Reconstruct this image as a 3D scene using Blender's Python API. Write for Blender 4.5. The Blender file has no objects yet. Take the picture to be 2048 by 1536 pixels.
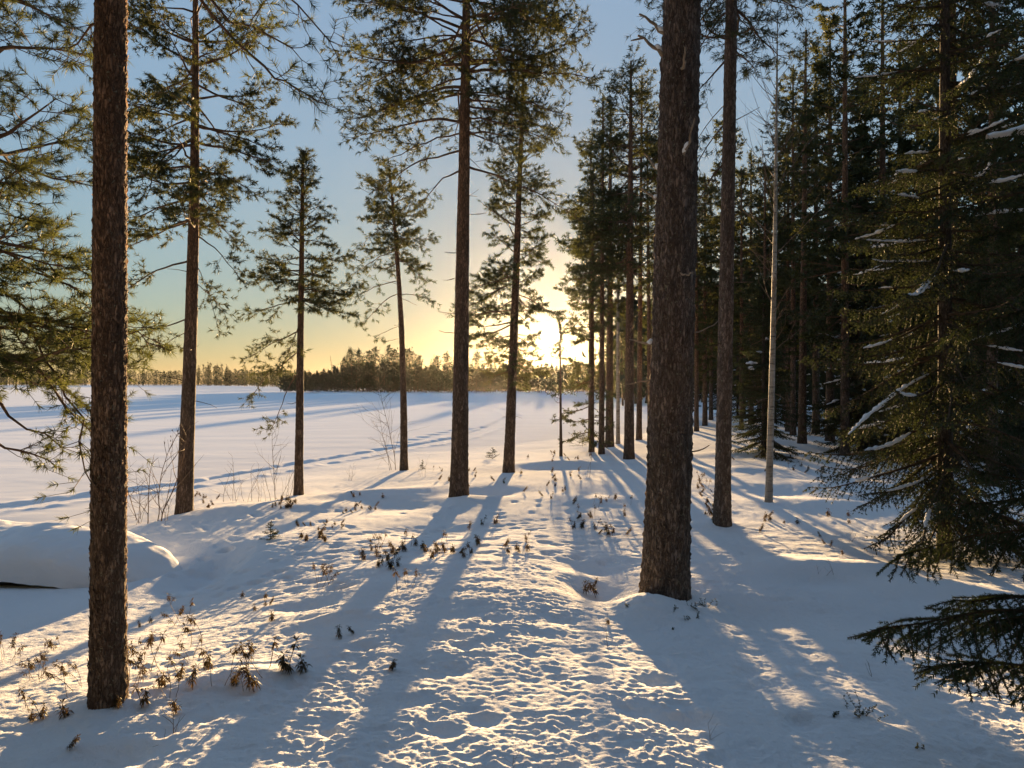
import bpy, math, random
import numpy as np

# ------------------------------------------------------------------ camera, sky, sun, exposure
S = bpy.context.scene
COL = S.collection
CAMZ = 1.65
F = 1420.0            # focal length in photograph pixels (2048 wide)
HZ = 768.0            # horizon row
cam = bpy.data.cameras.new('camera'); camo = bpy.data.objects.new('camera', cam); COL.objects.link(camo)
camo.location = (0, 0, CAMZ); camo.rotation_euler = (math.pi / 2, 0, 0)
cam.sensor_width = 36; cam.lens = 36 * F / 2048; cam.clip_start = 0.05; cam.clip_end = 6000
S.camera = camo
S.render.engine = 'CYCLES'
S.cycles.use_denoising = True
S.cycles.max_bounces = 7; S.cycles.diffuse_bounces = 4; S.cycles.transmission_bounces = 4
S.cycles.sample_clamp_indirect = 6
S.view_settings.view_transform = 'Standard'; S.view_settings.look = 'None'
S.view_settings.gamma = 1; S.view_settings.use_curve_mapping = False
S.view_settings.exposure = 2.5

SUN_EL, SUN_AZ = math.radians(3.94), math.radians(3.1)
SUND = np.array([math.sin(SUN_AZ) * math.cos(SUN_EL), math.cos(SUN_AZ) * math.cos(SUN_EL), math.sin(SUN_EL)])
world = bpy.data.worlds.new('World'); S.world = world; world.use_nodes = True
nt = world.node_tree; N = nt.nodes; LK = nt.links
bg = N['Background']; bg.inputs[1].default_value = 0.05
sky = N.new('ShaderNodeTexSky'); sky.sky_type = 'NISHITA'; sky.sun_disc = False
sky.sun_elevation = SUN_EL; sky.sun_rotation = SUN_AZ
sky.altitude = 0; sky.air_density = 1.0; sky.dust_density = 0.25; sky.ozone_density = 2.2
def wmath(op, a=None, b=None, c=None):
    n = N.new('ShaderNodeMath'); n.operation = op
    for i, v in enumerate((a, b, c)):
        if v is None: continue
        if isinstance(v, (int, float)): n.inputs[i].default_value = v
        else: LK.new(v, n.inputs[i])
    return n.outputs[0]
# the whole sky's range is compressed evenly (hazy winter air seen by a phone camera)
bw = N.new('ShaderNodeRGBToBW'); LK.new(sky.outputs[0], bw.inputs[0])
scl = wmath('MULTIPLY', wmath('POWER', wmath('MULTIPLY', bw.outputs[0], 0.05), -0.70), 0.144)
hs = N.new('ShaderNodeHueSaturation'); hs.inputs['Saturation'].default_value = 0.84; LK.new(sky.outputs[0], hs.inputs['Color'])
vm = N.new('ShaderNodeVectorMath'); vm.operation = 'SCALE'; LK.new(hs.outputs[0], vm.inputs[0]); LK.new(scl, vm.inputs[3])
# the visible sun: a small overexposed disc with its aureole
tc = N.new('ShaderNodeTexCoord')
dot = N.new('ShaderNodeVectorMath'); dot.operation = 'DOT_PRODUCT'
nrm = N.new('ShaderNodeVectorMath'); nrm.operation = 'NORMALIZE'; LK.new(tc.outputs['Generated'], nrm.inputs[0])
LK.new(nrm.outputs[0], dot.inputs[0]); dot.inputs[1].default_value = tuple(SUND)
ang = wmath('ARCCOSINE', wmath('MINIMUM', dot.outputs[1], 0.9999999))
disc = wmath('LESS_THAN', ang, math.radians(0.72))
aur = wmath('MULTIPLY', wmath('POWER', 2.718, wmath('DIVIDE', ang, -math.radians(1.8))), 2.5)
amt = wmath('ADD', wmath('MULTIPLY', disc, 160.0), aur)
sc2 = N.new('ShaderNodeVectorMath'); sc2.operation = 'SCALE'; sc2.inputs[0].default_value = (1.0, 0.78, 0.45); LK.new(amt, sc2.inputs[3])
add = N.new('ShaderNodeVectorMath'); add.operation = 'ADD'; LK.new(vm.outputs[0], add.inputs[0]); LK.new(sc2.outputs[0], add.inputs[1])
LK.new(add.outputs[0], bg.inputs[0])

sl = bpy.data.lights.new('sun', 'SUN'); so = bpy.data.objects.new('sun', sl); COL.objects.link(so)
sl.energy = 5.0; sl.angle = math.radians(0.5); sl.color = (1.0, 0.65, 0.30)
from mathutils import Vector
so.rotation_euler = Vector(tuple(-SUND)).to_track_quat('-Z', 'Y').to_euler()

# ------------------------------------------------------------------ helpers
def P3(px, py, d):
    """a measured point: picture position and distance -> metres"""
    return ((px - 1024) / F * d, d, CAMZ - (py - HZ) / F * d)

def tag(o, label=None, cat=None, group=None, kind=None):
    if label: o['label'] = label
    if cat: o['category'] = cat
    if group: o['group'] = group
    if kind: o['kind'] = kind
    return o

def mk(name, V, Fc, mat, parent=None, smooth=False):
    V = np.ascontiguousarray(V, dtype=np.float32); Fc = np.ascontiguousarray(Fc, dtype=np.int32)
    me = bpy.data.meshes.new(name)
    k = Fc.shape[1]; n = len(Fc)
    me.vertices.add(len(V)); me.vertices.foreach_set('co', V.ravel())
    me.loops.add(n * k); me.loops.foreach_set('vertex_index', Fc.ravel())
    me.polygons.add(n); me.polygons.foreach_set('loop_start', np.arange(0, n * k, k, dtype=np.int32))
    me.polygons.foreach_set('use_smooth', np.full(n, smooth))
    me.update(calc_edges=True)
    me.materials.append(mat)
    o = bpy.data.objects.new(name, me); COL.objects.link(o)
    if parent: o.parent = parent
    return o

def empty(name, loc, rz=0.0):
    o = bpy.data.objects.new(name, None); COL.objects.link(o); o.location = loc; o.rotation_euler.z = rz
    o.empty_display_size = 0.1
    return o

def copy_tree(o, parent=None):
    c = o.copy(); COL.objects.link(c); c.parent = parent
    for ch in list(o.children): copy_tree(ch, c)
    return c

_rs = np.random.RandomState(7)
_PERM = np.concatenate([_rs.permutation(512)] * 3)
_G2 = np.stack([np.cos(np.arange(512) * 2.39996), np.sin(np.arange(512) * 2.39996)], 1)
_g = _rs.normal(size=(512, 3)); _G3 = _g / np.linalg.norm(_g, axis=1)[:, None]
def _fade(t): return t * t * t * (t * (t * 6 - 15) + 10)
def perlin2(x, y, seed=0):
    xi = np.floor(x).astype(np.int64); yi = np.floor(y).astype(np.int64)
    xf = x - xi; yf = y - yi; xi = (xi + seed * 37) % 512; yi = (yi + seed * 91) % 512
    u = _fade(xf); v = _fade(yf)
    def g(a, b, fx, fy):
        G = _G2[_PERM[_PERM[(xi + a) % 512] + (yi + b) % 512]]
        return G[..., 0] * fx + G[..., 1] * fy
    n00 = g(0, 0, xf, yf); n10 = g(1, 0, xf - 1, yf); n01 = g(0, 1, xf, yf - 1); n11 = g(1, 1, xf - 1, yf - 1)
    return ((n00 * (1 - u) + n10 * u) * (1 - v) + (n01 * (1 - u) + n11 * u) * v) * 1.5
def perlin3(x, y, z, seed=0):
    xi = np.floor(x).astype(np.int64); yi = np.floor(y).astype(np.int64); zi = np.floor(z).astype(np.int64)
    xf = x - xi; yf = y - yi; zf = z - zi
    xi = (xi + seed * 37) % 512; yi = (yi + seed * 91) % 512; zi = (zi + seed * 53) % 512
    u = _fade(xf); v = _fade(yf); w = _fade(zf)
    r = 0
    for a in (0, 1):
        for b in (0, 1):
            for c in (0, 1):
                G = _G3[_PERM[_PERM[_PERM[(xi + a) % 512] + (yi + b) % 512] + (zi + c) % 512]]
                r = r + (G[..., 0] * (xf - a) + G[..., 1] * (yf - b) + G[..., 2] * (zf - c)) * \
                    (u if a else 1 - u) * (v if b else 1 - v) * (w if c else 1 - w)
    return r * 1.5
def sstep(a, b, x):
    t = np.clip((x - a) / (b - a), 0, 1); return t * t * (3 - 2 * t)

# ------------------------------------------------------------------ materials
def newmat(name):
    m = bpy.data.materials.new(name); m.use_nodes = True
    nt = m.node_tree
    for n in list(nt.nodes): nt.nodes.remove(n)
    return m, nt
def nd(nt, t, **kw):
    n = nt.nodes.new('ShaderNode' + t)
    for k, v in kw.items():
        if k in n.inputs: n.inputs[k].default_value = v
        else: setattr(n, k, v)
    return n
def ramp(nt, src, stops):
    r = nd(nt, 'ValToRGB'); e = r.color_ramp.elements
    while len(e) < len(stops): e.new(0.5)
    for i, (p, c) in enumerate(stops): e[i].position = p; e[i].color = (*c, 1)
    nt.links.new(src, r.inputs[0]); return r.outputs[0]

def snow_mat(name, s1, d1, s2, d2, stretch=(1, 1, 1), spec=.0):
    m, t = newmat(name); L = t.links
    out = nd(t, 'OutputMaterial'); b = nd(t, 'BsdfPrincipled')
    tc = nd(t, 'TexCoord'); mp = nd(t, 'Mapping'); mp.inputs['Scale'].default_value = stretch
    L.new(tc.outputs['Object'], mp.inputs[0])
    n0 = nd(t, 'TexNoise', Scale=0.8, Detail=4.0); L.new(mp.outputs[0], n0.inputs['Vector'])
    L.new(ramp(t, n0.outputs[0], [(0.3, (0.76, 0.77, 0.80)), (0.7, (0.84, 0.84, 0.86))]), b.inputs['Base Color'])
    b.inputs['Roughness'].default_value = 0.9; b.inputs['Specular IOR Level'].default_value = spec
    n1 = nd(t, 'TexNoise', Scale=s1, Detail=5.0, Roughness=0.6); L.new(mp.outputs[0], n1.inputs['Vector'])
    n2 = nd(t, 'TexNoise', Scale=s2, Detail=3.0, Roughness=0.7); L.new(mp.outputs[0], n2.inputs['Vector'])
    b1 = nd(t, 'Bump', Strength=1.0, Distance=d1); L.new(n1.outputs[0], b1.inputs['Height'])
    b2 = nd(t, 'Bump', Strength=1.0, Distance=d2); L.new(n2.outputs[0], b2.inputs['Height']); L.new(b1.outputs[0], b2.inputs['Normal'])
    L.new(b2.outputs[0], b.inputs['Normal'])
    L.new(b.outputs[0], out.inputs[0]); return m
M_SNOW = snow_mat('snow_crust', 40, 0.009, 140, 0.003)
M_LAKE = snow_mat('lake_snow', 1.6, 0.004, 26, 0.001, (0.5, 1.6, 1), 0.0)
M_CLUMP = snow_mat('snow_clump', 30, 0.004, 120, 0.001)

def bark_mat(name, low, high, crack, z0, z1, scale=1.0, lichen=0.0, bump=0.008):
    """low/high: bark colours near the ground and up the stem"""
    m, t = newmat(name); L = t.links
    out = nd(t, 'OutputMaterial'); b = nd(t, 'BsdfPrincipled', Roughness=0.9); b.inputs['Specular IOR Level'].default_value = 0.12
    tc = nd(t, 'TexCoord'); sp = nd(t, 'SeparateXYZ'); L.new(tc.outputs['Object'], sp.inputs[0])
    mp = nd(t, 'Mapping'); mp.inputs['Scale'].default_value = (42 * scale, 42 * scale, 11 * scale); L.new(tc.outputs['Object'], mp.inputs[0])
    dn = nd(t, 'TexNoise', Scale=1.2, Detail=3.0); L.new(mp.outputs[0], dn.inputs['Vector'])
    ad = nd(t, 'VectorMath', operation='MULTIPLY_ADD'); ad.inputs[1].default_value = (1.8,) * 3
    L.new(dn.outputs['Color'], ad.inputs[0]); L.new(mp.outputs[0], ad.inputs[2])
    vo = nd(t, 'TexVoronoi', feature='DISTANCE_TO_EDGE', Scale=1.0); L.new(ad.outputs[0], vo.inputs['Vector'])
    vc = nd(t, 'TexVoronoi', feature='F1', Scale=1.0); L.new(ad.outputs[0], vc.inputs['Vector'])
    hz = nd(t, 'TexNoise', Scale=3.0, Detail=3.0); L.new(tc.outputs['Object'], hz.inputs['Vector'])
    ma = nd(t, 'Math', operation='MULTIPLY_ADD'); ma.inputs[1].default_value = 1.5; L.new(hz.outputs[0], ma.inputs[0]); L.new(sp.outputs[2], ma.inputs[2])
    mr = nd(t, 'MapRange'); mr.inputs[1].default_value = z0 + .7; mr.inputs[2].default_value = z1 + .7; L.new(ma.outputs[0], mr.inputs[0])
    mx = nd(t, 'Mix', data_type='RGBA'); mx.inputs[6].default_value = (*low, 1); mx.inputs[7].default_value = (*high, 1); L.new(mr.outputs[0], mx.inputs[0])
    # plate to plate variation
    hs = nd(t, 'HueSaturation'); L.new(mx.outputs[2], hs.inputs['Color'])
    s2 = nd(t, 'SeparateXYZ'); L.new(vc.outputs['Color'], s2.inputs[0])
    mv = nd(t, 'MapRange'); mv.inputs[3].default_value = 0.55; mv.inputs[4].default_value = 1.3; L.new(s2.outputs[0], mv.inputs[0]); L.new(mv.outputs[0], hs.inputs['Value'])
    mb = nd(t, 'Mapping'); mb.inputs['Scale'].default_value = (9, 9, 2.2); L.new(tc.outputs['Object'], mb.inputs[0])
    bn = nd(t, 'TexNoise', Scale=1.0, Detail=5.0, Roughness=0.65); L.new(mb.outputs[0], bn.inputs['Vector'])
    bm = nd(t, 'MapRange'); bm.inputs[1].default_value = .32; bm.inputs[2].default_value = .68; bm.inputs[3].default_value = .62; bm.inputs[4].default_value = 1.45; L.new(bn.outputs[0], bm.inputs[0])
    vv = nd(t, 'Math', operation='MULTIPLY'); L.new(mv.outputs[0], vv.inputs[0]); L.new(bm.outputs[0], vv.inputs[1]); L.new(vv.outputs[0], hs.inputs['Value'])
    ck = nd(t, 'MapRange'); ck.inputs[1].default_value = 0.0; ck.inputs[2].default_value = 0.30; ck.inputs[3].default_value = 0.15; L.new(vo.outputs['Distance'], ck.inputs[0])
    m2 = nd(t, 'Mix', data_type='RGBA'); m2.inputs[6].default_value = (*crack, 1); L.new(ck.outputs[0], m2.inputs[0]); L.new(hs.outputs[0], m2.inputs[7])
    col = m2.outputs[2]
    if lichen > 0:
        ln = nd(t, 'TexNoise', Scale=38.0, Detail=5.0, Roughness=0.7); L.new(tc.outputs['Object'], ln.inputs['Vector'])
        lr = nd(t, 'MapRange'); lr.inputs[1].default_value = 0.60; lr.inputs[2].default_value = 0.66; lr.inputs[4].default_value = lichen; L.new(ln.outputs[0], lr.inputs[0])
        m3 = nd(t, 'Mix', data_type='RGBA'); m3.inputs[7].default_value = (0.30, 0.31, 0.22, 1); L.new(lr.outputs[0], m3.inputs[0]); L.new(col, m3.inputs[6]); col = m3.outputs[2]
    L.new(col, b.inputs['Base Color'])
    fn = nd(t, 'TexNoise', Scale=90.0 * scale, Detail=4.0); L.new(tc.outputs['Object'], fn.inputs['Vector'])
    hsum = nd(t, 'Math', operation='MULTIPLY_ADD'); hsum.inputs[1].default_value = 0.5; L.new(fn.outputs[0], hsum.inputs[0]); L.new(ck.outputs[0], hsum.inputs[2])
    bp = nd(t, 'Bump', Strength=0.9, Distance=bump); L.new(hsum.outputs[0], bp.inputs['Height']); L.new(bp.outputs[0], b.inputs['Normal'])
    L.new(b.outputs[0], out.inputs[0]); return m
M_BARK_NEAR = bark_mat('bark_reddish', (0.20, 0.14, 0.10), (0.24, 0.14, 0.09), (0.05, 0.032, 0.024), 1.0, 2.6, 1.3, 0.5)
M_BARK_BIG = bark_mat('bark_grey_brown', (0.19, 0.15, 0.125), (0.20, 0.145, 0.12), (0.055, 0.04, 0.032), 1.0, 4.0, 1.0, 0.6)
M_BARK = bark_mat('bark_pine', (0.15, 0.11, 0.085), (0.27, 0.15, 0.09), (0.045, 0.03, 0.022), 2.0, 4.5, 0.9, 0.3)
M_BARK_SPRUCE = bark_mat('bark_spruce', (0.11, 0.09, 0.075), (0.12, 0.095, 0.08), (0.04, 0.03, 0.025), 2, 5, 1.3, 0.4)
def birch_mat():
    m, t = newmat('bark_birch'); L = t.links
    out = nd(t, 'OutputMaterial'); b = nd(t, 'BsdfPrincipled', Roughness=0.7)
    tc = nd(t, 'TexCoord'); mp = nd(t, 'Mapping'); mp.inputs['Scale'].default_value = (6, 6, 30); L.new(tc.outputs['Object'], mp.inputs[0])
    n = nd(t, 'TexNoise', Scale=1.0, Detail=5.0, Roughness=.7); L.new(mp.outputs[0], n.inputs['Vector'])
    n2 = nd(t, 'TexNoise', Scale=2.5, Detail=2.0); L.new(tc.outputs['Object'], n2.inputs['Vector'])
    c = ramp(t, n.outputs[0], [(0.34, (0.06, 0.05, 0.045)), (0.46, (0.34, 0.31, 0.27)), (0.7, (0.46, 0.43, 0.39))])
    c2 = ramp(t, n2.outputs[0], [(0.35, (0.55, 0.5, 0.45)), (0.7, (1, 1, 1))])
    mx = nd(t, 'Mix', data_type='RGBA', blend_type='MULTIPLY'); mx.inputs[0].default_value = 1; L.new(c, mx.inputs[6]); L.new(c2, mx.inputs[7])
    L.new(mx.outputs[2], b.inputs['Base Color'])
    bp = nd(t, 'Bump', Strength=0.6, Distance=0.004); L.new(n.outputs[0], bp.inputs['Height']); L.new(bp.outputs[0], b.inputs['Normal'])
    L.new(b.outputs[0], out.inputs[0]); return m
M_BIRCH = birch_mat()
def wood_mat(name, a, b_):
    m, t = newmat(name); L = t.links
    out = nd(t, 'OutputMaterial'); b = nd(t, 'BsdfPrincipled', Roughness=0.85); b.inputs['Specular IOR Level'].default_value = 0.15
    tc = nd(t, 'TexCoord'); n = nd(t, 'TexNoise', Scale=14.0, Detail=4.0); L.new(tc.outputs['Object'], n.inputs['Vector'])
    L.new(ramp(t, n.outputs[0], [(0.3, a), (0.7, b_)]), b.inputs['Base Color'])
    bp = nd(t, 'Bump', Strength=0.5, Distance=0.003); L.new(n.outputs[0], bp.inputs['Height']); L.new(bp.outputs[0], b.inputs['Normal'])
    L.new(b.outputs[0], out.inputs[0]); return m
M_LIMB = wood_mat('pine_limb', (0.06, 0.042, 0.03), (0.16, 0.095, 0.06))
M_TWIG = wood_mat('spruce_twig', (0.05, 0.035, 0.025), (0.11, 0.075, 0.05))
M_SHRUB = wood_mat('shrub_twig', (0.10, 0.065, 0.045), (0.20, 0.14, 0.10))
M_DEAD = wood_mat('dead_wood', (0.16, 0.12, 0.09), (0.34, 0.27, 0.20))
M_HULL = wood_mat('boat_hull', (0.012, 0.012, 0.014), (0.03, 0.028, 0.026))
def leaf_mat(name, a, b_, tr, w=0.45, sc=1.3):
    m, t = newmat(name); L = t.links
    out = nd(t, 'OutputMaterial')
    tc = nd(t, 'TexCoord'); n = nd(t, 'TexNoise', Scale=sc, Detail=6.0, Roughness=0.75); L.new(tc.outputs['Object'], n.inputs['Vector'])
    c = ramp(t, n.outputs[0], [(0.35, a), (0.65, b_)])
    c2 = ramp(t, n.outputs[0], [(0.35, tuple(v * 0.6 for v in tr)), (0.65, tr)])
    d = nd(t, 'BsdfDiffuse'); L.new(c, d.inputs[0])
    g = nd(t, 'BsdfGlossy', Roughness=0.45); g.inputs[0].default_value = (0.5, 0.5, 0.45, 1)
    tl = nd(t, 'BsdfTranslucent'); L.new(c2, tl.inputs[0])
    m1 = nd(t, 'MixShader', Fac=w); L.new(d.outputs[0], m1.inputs[1]); L.new(tl.outputs[0], m1.inputs[2])
    m2 = nd(t, 'MixShader', Fac=0.05); L.new(m1.outputs[0], m2.inputs[1]); L.new(g.outputs[0], m2.inputs[2])
    L.new(m2.outputs[0], out.inputs[0]); return m
M_PINE = leaf_mat('pine_needles', (0.022, 0.036, 0.018), (0.055, 0.070, 0.028), (0.098, 0.10, 0.026), .38)
M_PINE_NEAR = leaf_mat('pine_needles_near', (0.035, 0.055, 0.020), (0.065, 0.085, 0.030), (0.11, 0.12, 0.034))
M_SPRUCE = leaf_mat('spruce_needles', (0.014, 0.027, 0.012), (0.036, 0.056, 0.021), (0.055, 0.068, 0.020), 0.28)
M_FAR = leaf_mat('far_needles', (0.018, 0.028, 0.017), (0.042, 0.052, 0.026), (0.06, 0.06, 0.02), 0.28, 0.4)
M_LEDUM = leaf_mat('marsh_tea_leaves', (0.030, 0.030, 0.014), (0.10, 0.065, 0.030), (0.14, 0.085, 0.03), 0.3, 20)

# ------------------------------------------------------------------ terrain
LAKE_Z = CAMZ - 2.2
def gp(px, py, z):
    d = (CAMZ - z) * F / (py - HZ); return ((px - 1024) / F * d, d, z)
CP = [gp(*a) for a in [
    (-300, 1536, -.08), (0, 1536, -.06), (400, 1536, .02), (1024, 1536, .05), (1600, 1536, .04), (2048, 1536, -.05),
    (0, 1430, -.09), (215, 1400, -.04), (460, 1330, -.03), (600, 1290, -.02), (760, 1190, .0), (900, 1112, .0), (1050, 1110, .0), (1150, 1180, .01),
    (1024, 1300, .035), (800, 1350, .03), (1250, 1350, .04),
    (0, 1300, -.30), (120, 1260, -.33), (60, 1200, -.42), (300, 1260, -.26), (450, 1230, -.20), (420, 1160, -.30), (600, 1150, -.15),
    (500, 1100, -.20), (700, 1080, -.12), (900, 1080, -.10), (600, 1000, -.24), (375, 1025, -.36), (250, 1045, -.50), (600, 985, -.33),
    (805, 937, -.36), (700, 975, -.34), (740, 1020, -.18), (918, 988, -.10), (1017, 945, -.16), (1122, 913, -.27), (1183, 903, -.27), (1258, 915, -.18), (1297, 882, -.22),
    (1020, 1010, -.08), (1150, 990, -.06), (1200, 1060, -.05), (1100, 1060, -.05), (1250, 1110, -.04),
    (1330, 1190, -.0), (1240, 1160, -.08), (1445, 1050, -.06), (1400, 950, -.08), (1538, 1005, -.08), (1527, 912, -.10), (1605, 886, -.1), (1400, 870, -.12),
    (1250, 1250, -.02), (1340, 1300, .0), (1450, 1310, -.01), (1500, 1228, -.07), (1650, 1215, -.07), (1700, 1340, -.03), (1900, 1400, -.08),
    (1560, 1150, -.04), (1800, 1160, -.10), (1890, 1115, -.12), (2048, 1250, -.14), (1950, 965, -.13), (1700, 945, -.1), (2048, 900, -.12), (1800, 868, -.1), (1480, 850, -.12),
    (0, 1060, -.62), (150, 1010, -.75), (400, 960, -.78), (650, 925, -.72), (850, 895, -.75), (1000, 885, -.75), (1100, 862, -.8), (1200, 850, -.75), (1290, 838, -.6),
    (-300, 1060, -.7), (-300, 1200, -.5), (700, 860, -1), (1000, 850, -1), (300, 880, -1), (2400, 1100, -.15), (2400, 900, -.12), (2600, 1400, -.1),
]] + [(-4, -3, 0), (4, -3, 0), (0, -2, .0), (-9, -6, 0), (9, -6, 0), (-8, 2, -.2), (8, 2, -.1), (15, 8, -.12), (30, 20, -.12), (30, 40, -.12), (20, 45, -.12),
      (-22, 12, -1), (-15, 3, -.6), (-25, 35, -1), (0, 45, -1)]
CP = np.array(CP)
def _tps(r2): return 0.5 * r2 * np.log(np.maximum(r2, 1e-9))
def _cpxy(x, y):        # log-radius domain keeps near detail and far calm in balance
    r = np.sqrt(x * x + (y + 2.0) ** 2) + 1e-6; k = np.log(1 + r) * 3 / r
    return x * k, (y + 2.0) * k
_cx, _cy = _cpxy(CP[:, 0], CP[:, 1])
_n = len(CP); _A = np.zeros((_n + 3, _n + 3))
_A[:_n, :_n] = _tps((_cx[:, None] - _cx) ** 2 + (_cy[:, None] - _cy) ** 2) + np.eye(_n) * 0.01
_A[:_n, _n] = 1; _A[:_n, _n + 1] = _cx; _A[:_n, _n + 2] = _cy; _A[_n:, :_n] = _A[:_n, _n:].T
_W = np.linalg.solve(_A, np.concatenate([CP[:, 2], [0, 0, 0]]))

# (x, y, radius_x, radius_y, height): snow mounds, scoops and wells
def gb(px, py, z, rx, ry, h):
    x, y, _ = gp(px, py, z); return (x, y, rx, ry, h)
MOUNDS = [gb(1290, 1215, 0, .24, .26, .11), gb(1400, 1205, 0, .35, .2, .02), gb(1190, 1170, 0, .22, .3, -.10), gb(1545, 1235, -.1, .7, .35, -.05),
          gb(215, 1400, -.04, .22, .2, .06), gb(225, 1495, 0, .17, .10, -.09), gb(425, 1128, -.25, .30, .55, -.22), gb(470, 1120, -.2, .3, .8, .05),
          gb(918, 1000, -.1, .5, .5, .07), gb(830, 1010, -.15, .6, .5, -.06), gb(980, 985, -.1, .5, .4, -.07), gb(740, 985, -.2, .9, .5, .09), gb(1110, 930, -.2, 1.0, .6, .11), gb(1200, 940, -.2, .8, .5, -.05),
          gb(1180, 1000, -.05, .8, .5, .05), gb(1430, 1050, -.05, .25, .25, .08), gb(1560, 1135, -.04, .5, .32, .05), gb(1740, 1150, -.08, .6, .3, .09), gb(1440, 1110, -.05, .5, .4, .03), gb(1640, 1150, 0, .35, .2, -.06), gb(1890, 1185, -.1, .5, .25, .09),
          gb(1640, 1010, -.1, .9, .5, .07), gb(1760, 1000, -.1, .7, .3, -.07), gb(1700, 970, -.1, 1.3, .5, .05), gb(1480, 940, -.1, .9, .5, .05), gb(1560, 985, -.1, .5, .4, -.06),
          gb(1180, 1120, 0, .3, .25, -.05), gb(800, 1130, 0, .5, .25, .04), gb(1650, 1420, 0, .5, .3, .05), gb(1350, 1450, 0, .12, .1, -.03),
          gb(640, 1010, -.2, .6, .4, .05), gb(560, 1060, -.2, .35, .4, -.04), gb(470, 1020, -.3, .6, .5, .06), gb(850, 1060, -.1, .8, .4, -.03),
          gb(620, 1215, -.1, .22, .14, -.05), gb(700, 1245, -.05, .25, .12, .04), gb(900, 1240, 0, .2, .12, -.03), gb(500, 1350, 0, .3, .15, .05), gb(1500, 910, -.1, 1.2, .6, .08)]
_r = random.Random(5)
DIMPLES = []
for _ in range(300):       # small oval pits where lumps fell from the branches
    px = _r.uniform(330, 1250); py = _r.uniform(1010, 1190)
    if py > 1120 + (px - 500) * 0.05 and px > 720: continue
    x, y, _z = gp(px, py, -.12); s = _r.uniform(.025, .06)
    DIMPLES.append((x, y, s * 1.3, s * 1.1, -_r.uniform(.02, .045)))
for _ in range(60):
    px = _r.uniform(100, 2000); py = _r.uniform(1220, 1530)
    x, y, _z = gp(px, py, 0); s = _r.uniform(.03, .085)
    DIMPLES.append((x, y, s * 1.2, s, -_r.uniform(.012, .03)))

def far_land(x, y):
    r = np.sqrt(x * x + y * y); px = 1024 + F * x / np.maximum(y, 1e-3); px = np.where(y <= 0, np.where(x > 0, 4000, -3000), px)
    shore = np.where(px < 480, 780, np.where(px < 640, 780 + (px - 480) / 160 * (165 - 780), 165))
    shore = np.where(px > 1340, 0, shore)
    shore = shore * (1 + 0.012 * np.sin(px * .05) + 0.01 * np.sin(px * .021))
    land = sstep(0, 8, r - shore)
    right = sstep(1290, 1390, px + 25 * np.sin(r * .12))
    land = np.maximum(land, right)
    land = np.where((y <= 0) & (x < -12), 0, land)
    return -1.3 + land * 1.15
def terrain(x, y, fine=True):
    x = np.asarray(x, dtype=np.float64); y = np.asarray(y, dtype=np.float64); shp = x.shape; x = x.ravel(); y = y.ravel()
    r = np.sqrt(x * x + y * y)
    ux, uy = _cpxy(x, y)
    z = np.full(len(x), _W[_n]) + _W[_n + 1] * ux + _W[_n + 2] * uy
    for i in range(_n):
        z += _W[i] * _tps((ux - _cx[i]) ** 2 + (uy - _cy[i]) ** 2)
    z = np.clip(z, -1.3, .3)
    w = sstep(26, 44, r); z = z * (1 - w) + far_land(x, y) * w
    for (mx, my, rx, ry, h) in MOUNDS:
        q = ((x - mx) / rx) ** 2 + ((y - my) / ry) ** 2
        z = z + h * np.exp(-q)
    near = 1 - sstep(22, 45, r)
    z = z + .024 * perlin2(x / 2.3, y / 2.3, 1) * near + .010 * perlin2(x / .9, y / .9, 2) * near
    if fine:
        px = 1024 + F * x / np.maximum(y, .3)
        lump = 1 - sstep(5.6, 8.5, r) * (.75 - .40 * sstep(.8, 2.0, x))             # crusty near the camera, smoother farther off
        lump = lump * (0.5 + 0.5 * sstep(-3.2, -.6, x + (3.6 - y) * .5))
        lump = lump * (0.45 + .55 * sstep(-.25, .25, perlin2(x / 1.1, y / 1.1, 9) + .15))
        n4 = near * (1 - sstep(14, 24, r))
        z = z + n4 * ((.004 + .006 * lump) * perlin2(x / .28, y / .20, 3))
        wx_ = .05 * perlin2(x / .17, y / .17, 12); wy_ = .05 * perlin2(x / .15, y / .19, 13)
        bil = np.abs(perlin2((x + wx_) / .095, (y + wy_) / .058, 4)); var = .55 + .9 * sstep(-.4, .4, perlin2(x / .45, y / .33, 14))
        z = z + n4 * lump * var * (.0050 * (.35 - bil)) + n4 * lump * var * (.0078 * perlin2((x + wx_) / .052, (y + wy_) / .032, 5)) + n4 * lump * .0050 * perlin2((x + wy_) / .028, y / .018, 7)
        z = z + n4 * lump * (-.011 * sstep(.3, .6, perlin2(x / .16, y / .13, 8)))
        z = z + n4 * (1 - lump) * .005 * perlin2(x / .09, y / .05, 6)
        for (mx, my, rx, ry, h) in DIMPLES:
            sel = np.nonzero((np.abs(x - mx) < rx * 2.2) & (np.abs(y - my) < ry * 2.2))[0]
            if len(sel):
                q = ((x[sel] - mx) / rx) ** 2 + ((y[sel] - my) / ry) ** 2
                z[sel] += h * np.exp(-q ** 1.6)
    k = .07                                        # the bank runs out smoothly onto the lake
    lk = LAKE_Z - .035
    z = lk + k * np.log1p(np.exp(np.clip((z - lk) / k, -30, 30)))
    return z.reshape(shp)
def hz(x, y, fine=False): return float(terrain(np.array([x]), np.array([y]), fine)[0])
_HD = np.exp(np.linspace(math.log(2.2), math.log(70), 420))
def ground_at(px, py):
    """where the line of sight through a picture position meets the snow"""
    x = (px - 1024) / F * _HD; z = CAMZ - (py - HZ) / F * _HD
    t = terrain(x, _HD, False); below = np.nonzero(z <= t + .005)[0]
    i = below[0] if len(below) else len(_HD) - 1
    return (float(x[i]), float(_HD[i]), float(t[i]))

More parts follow.
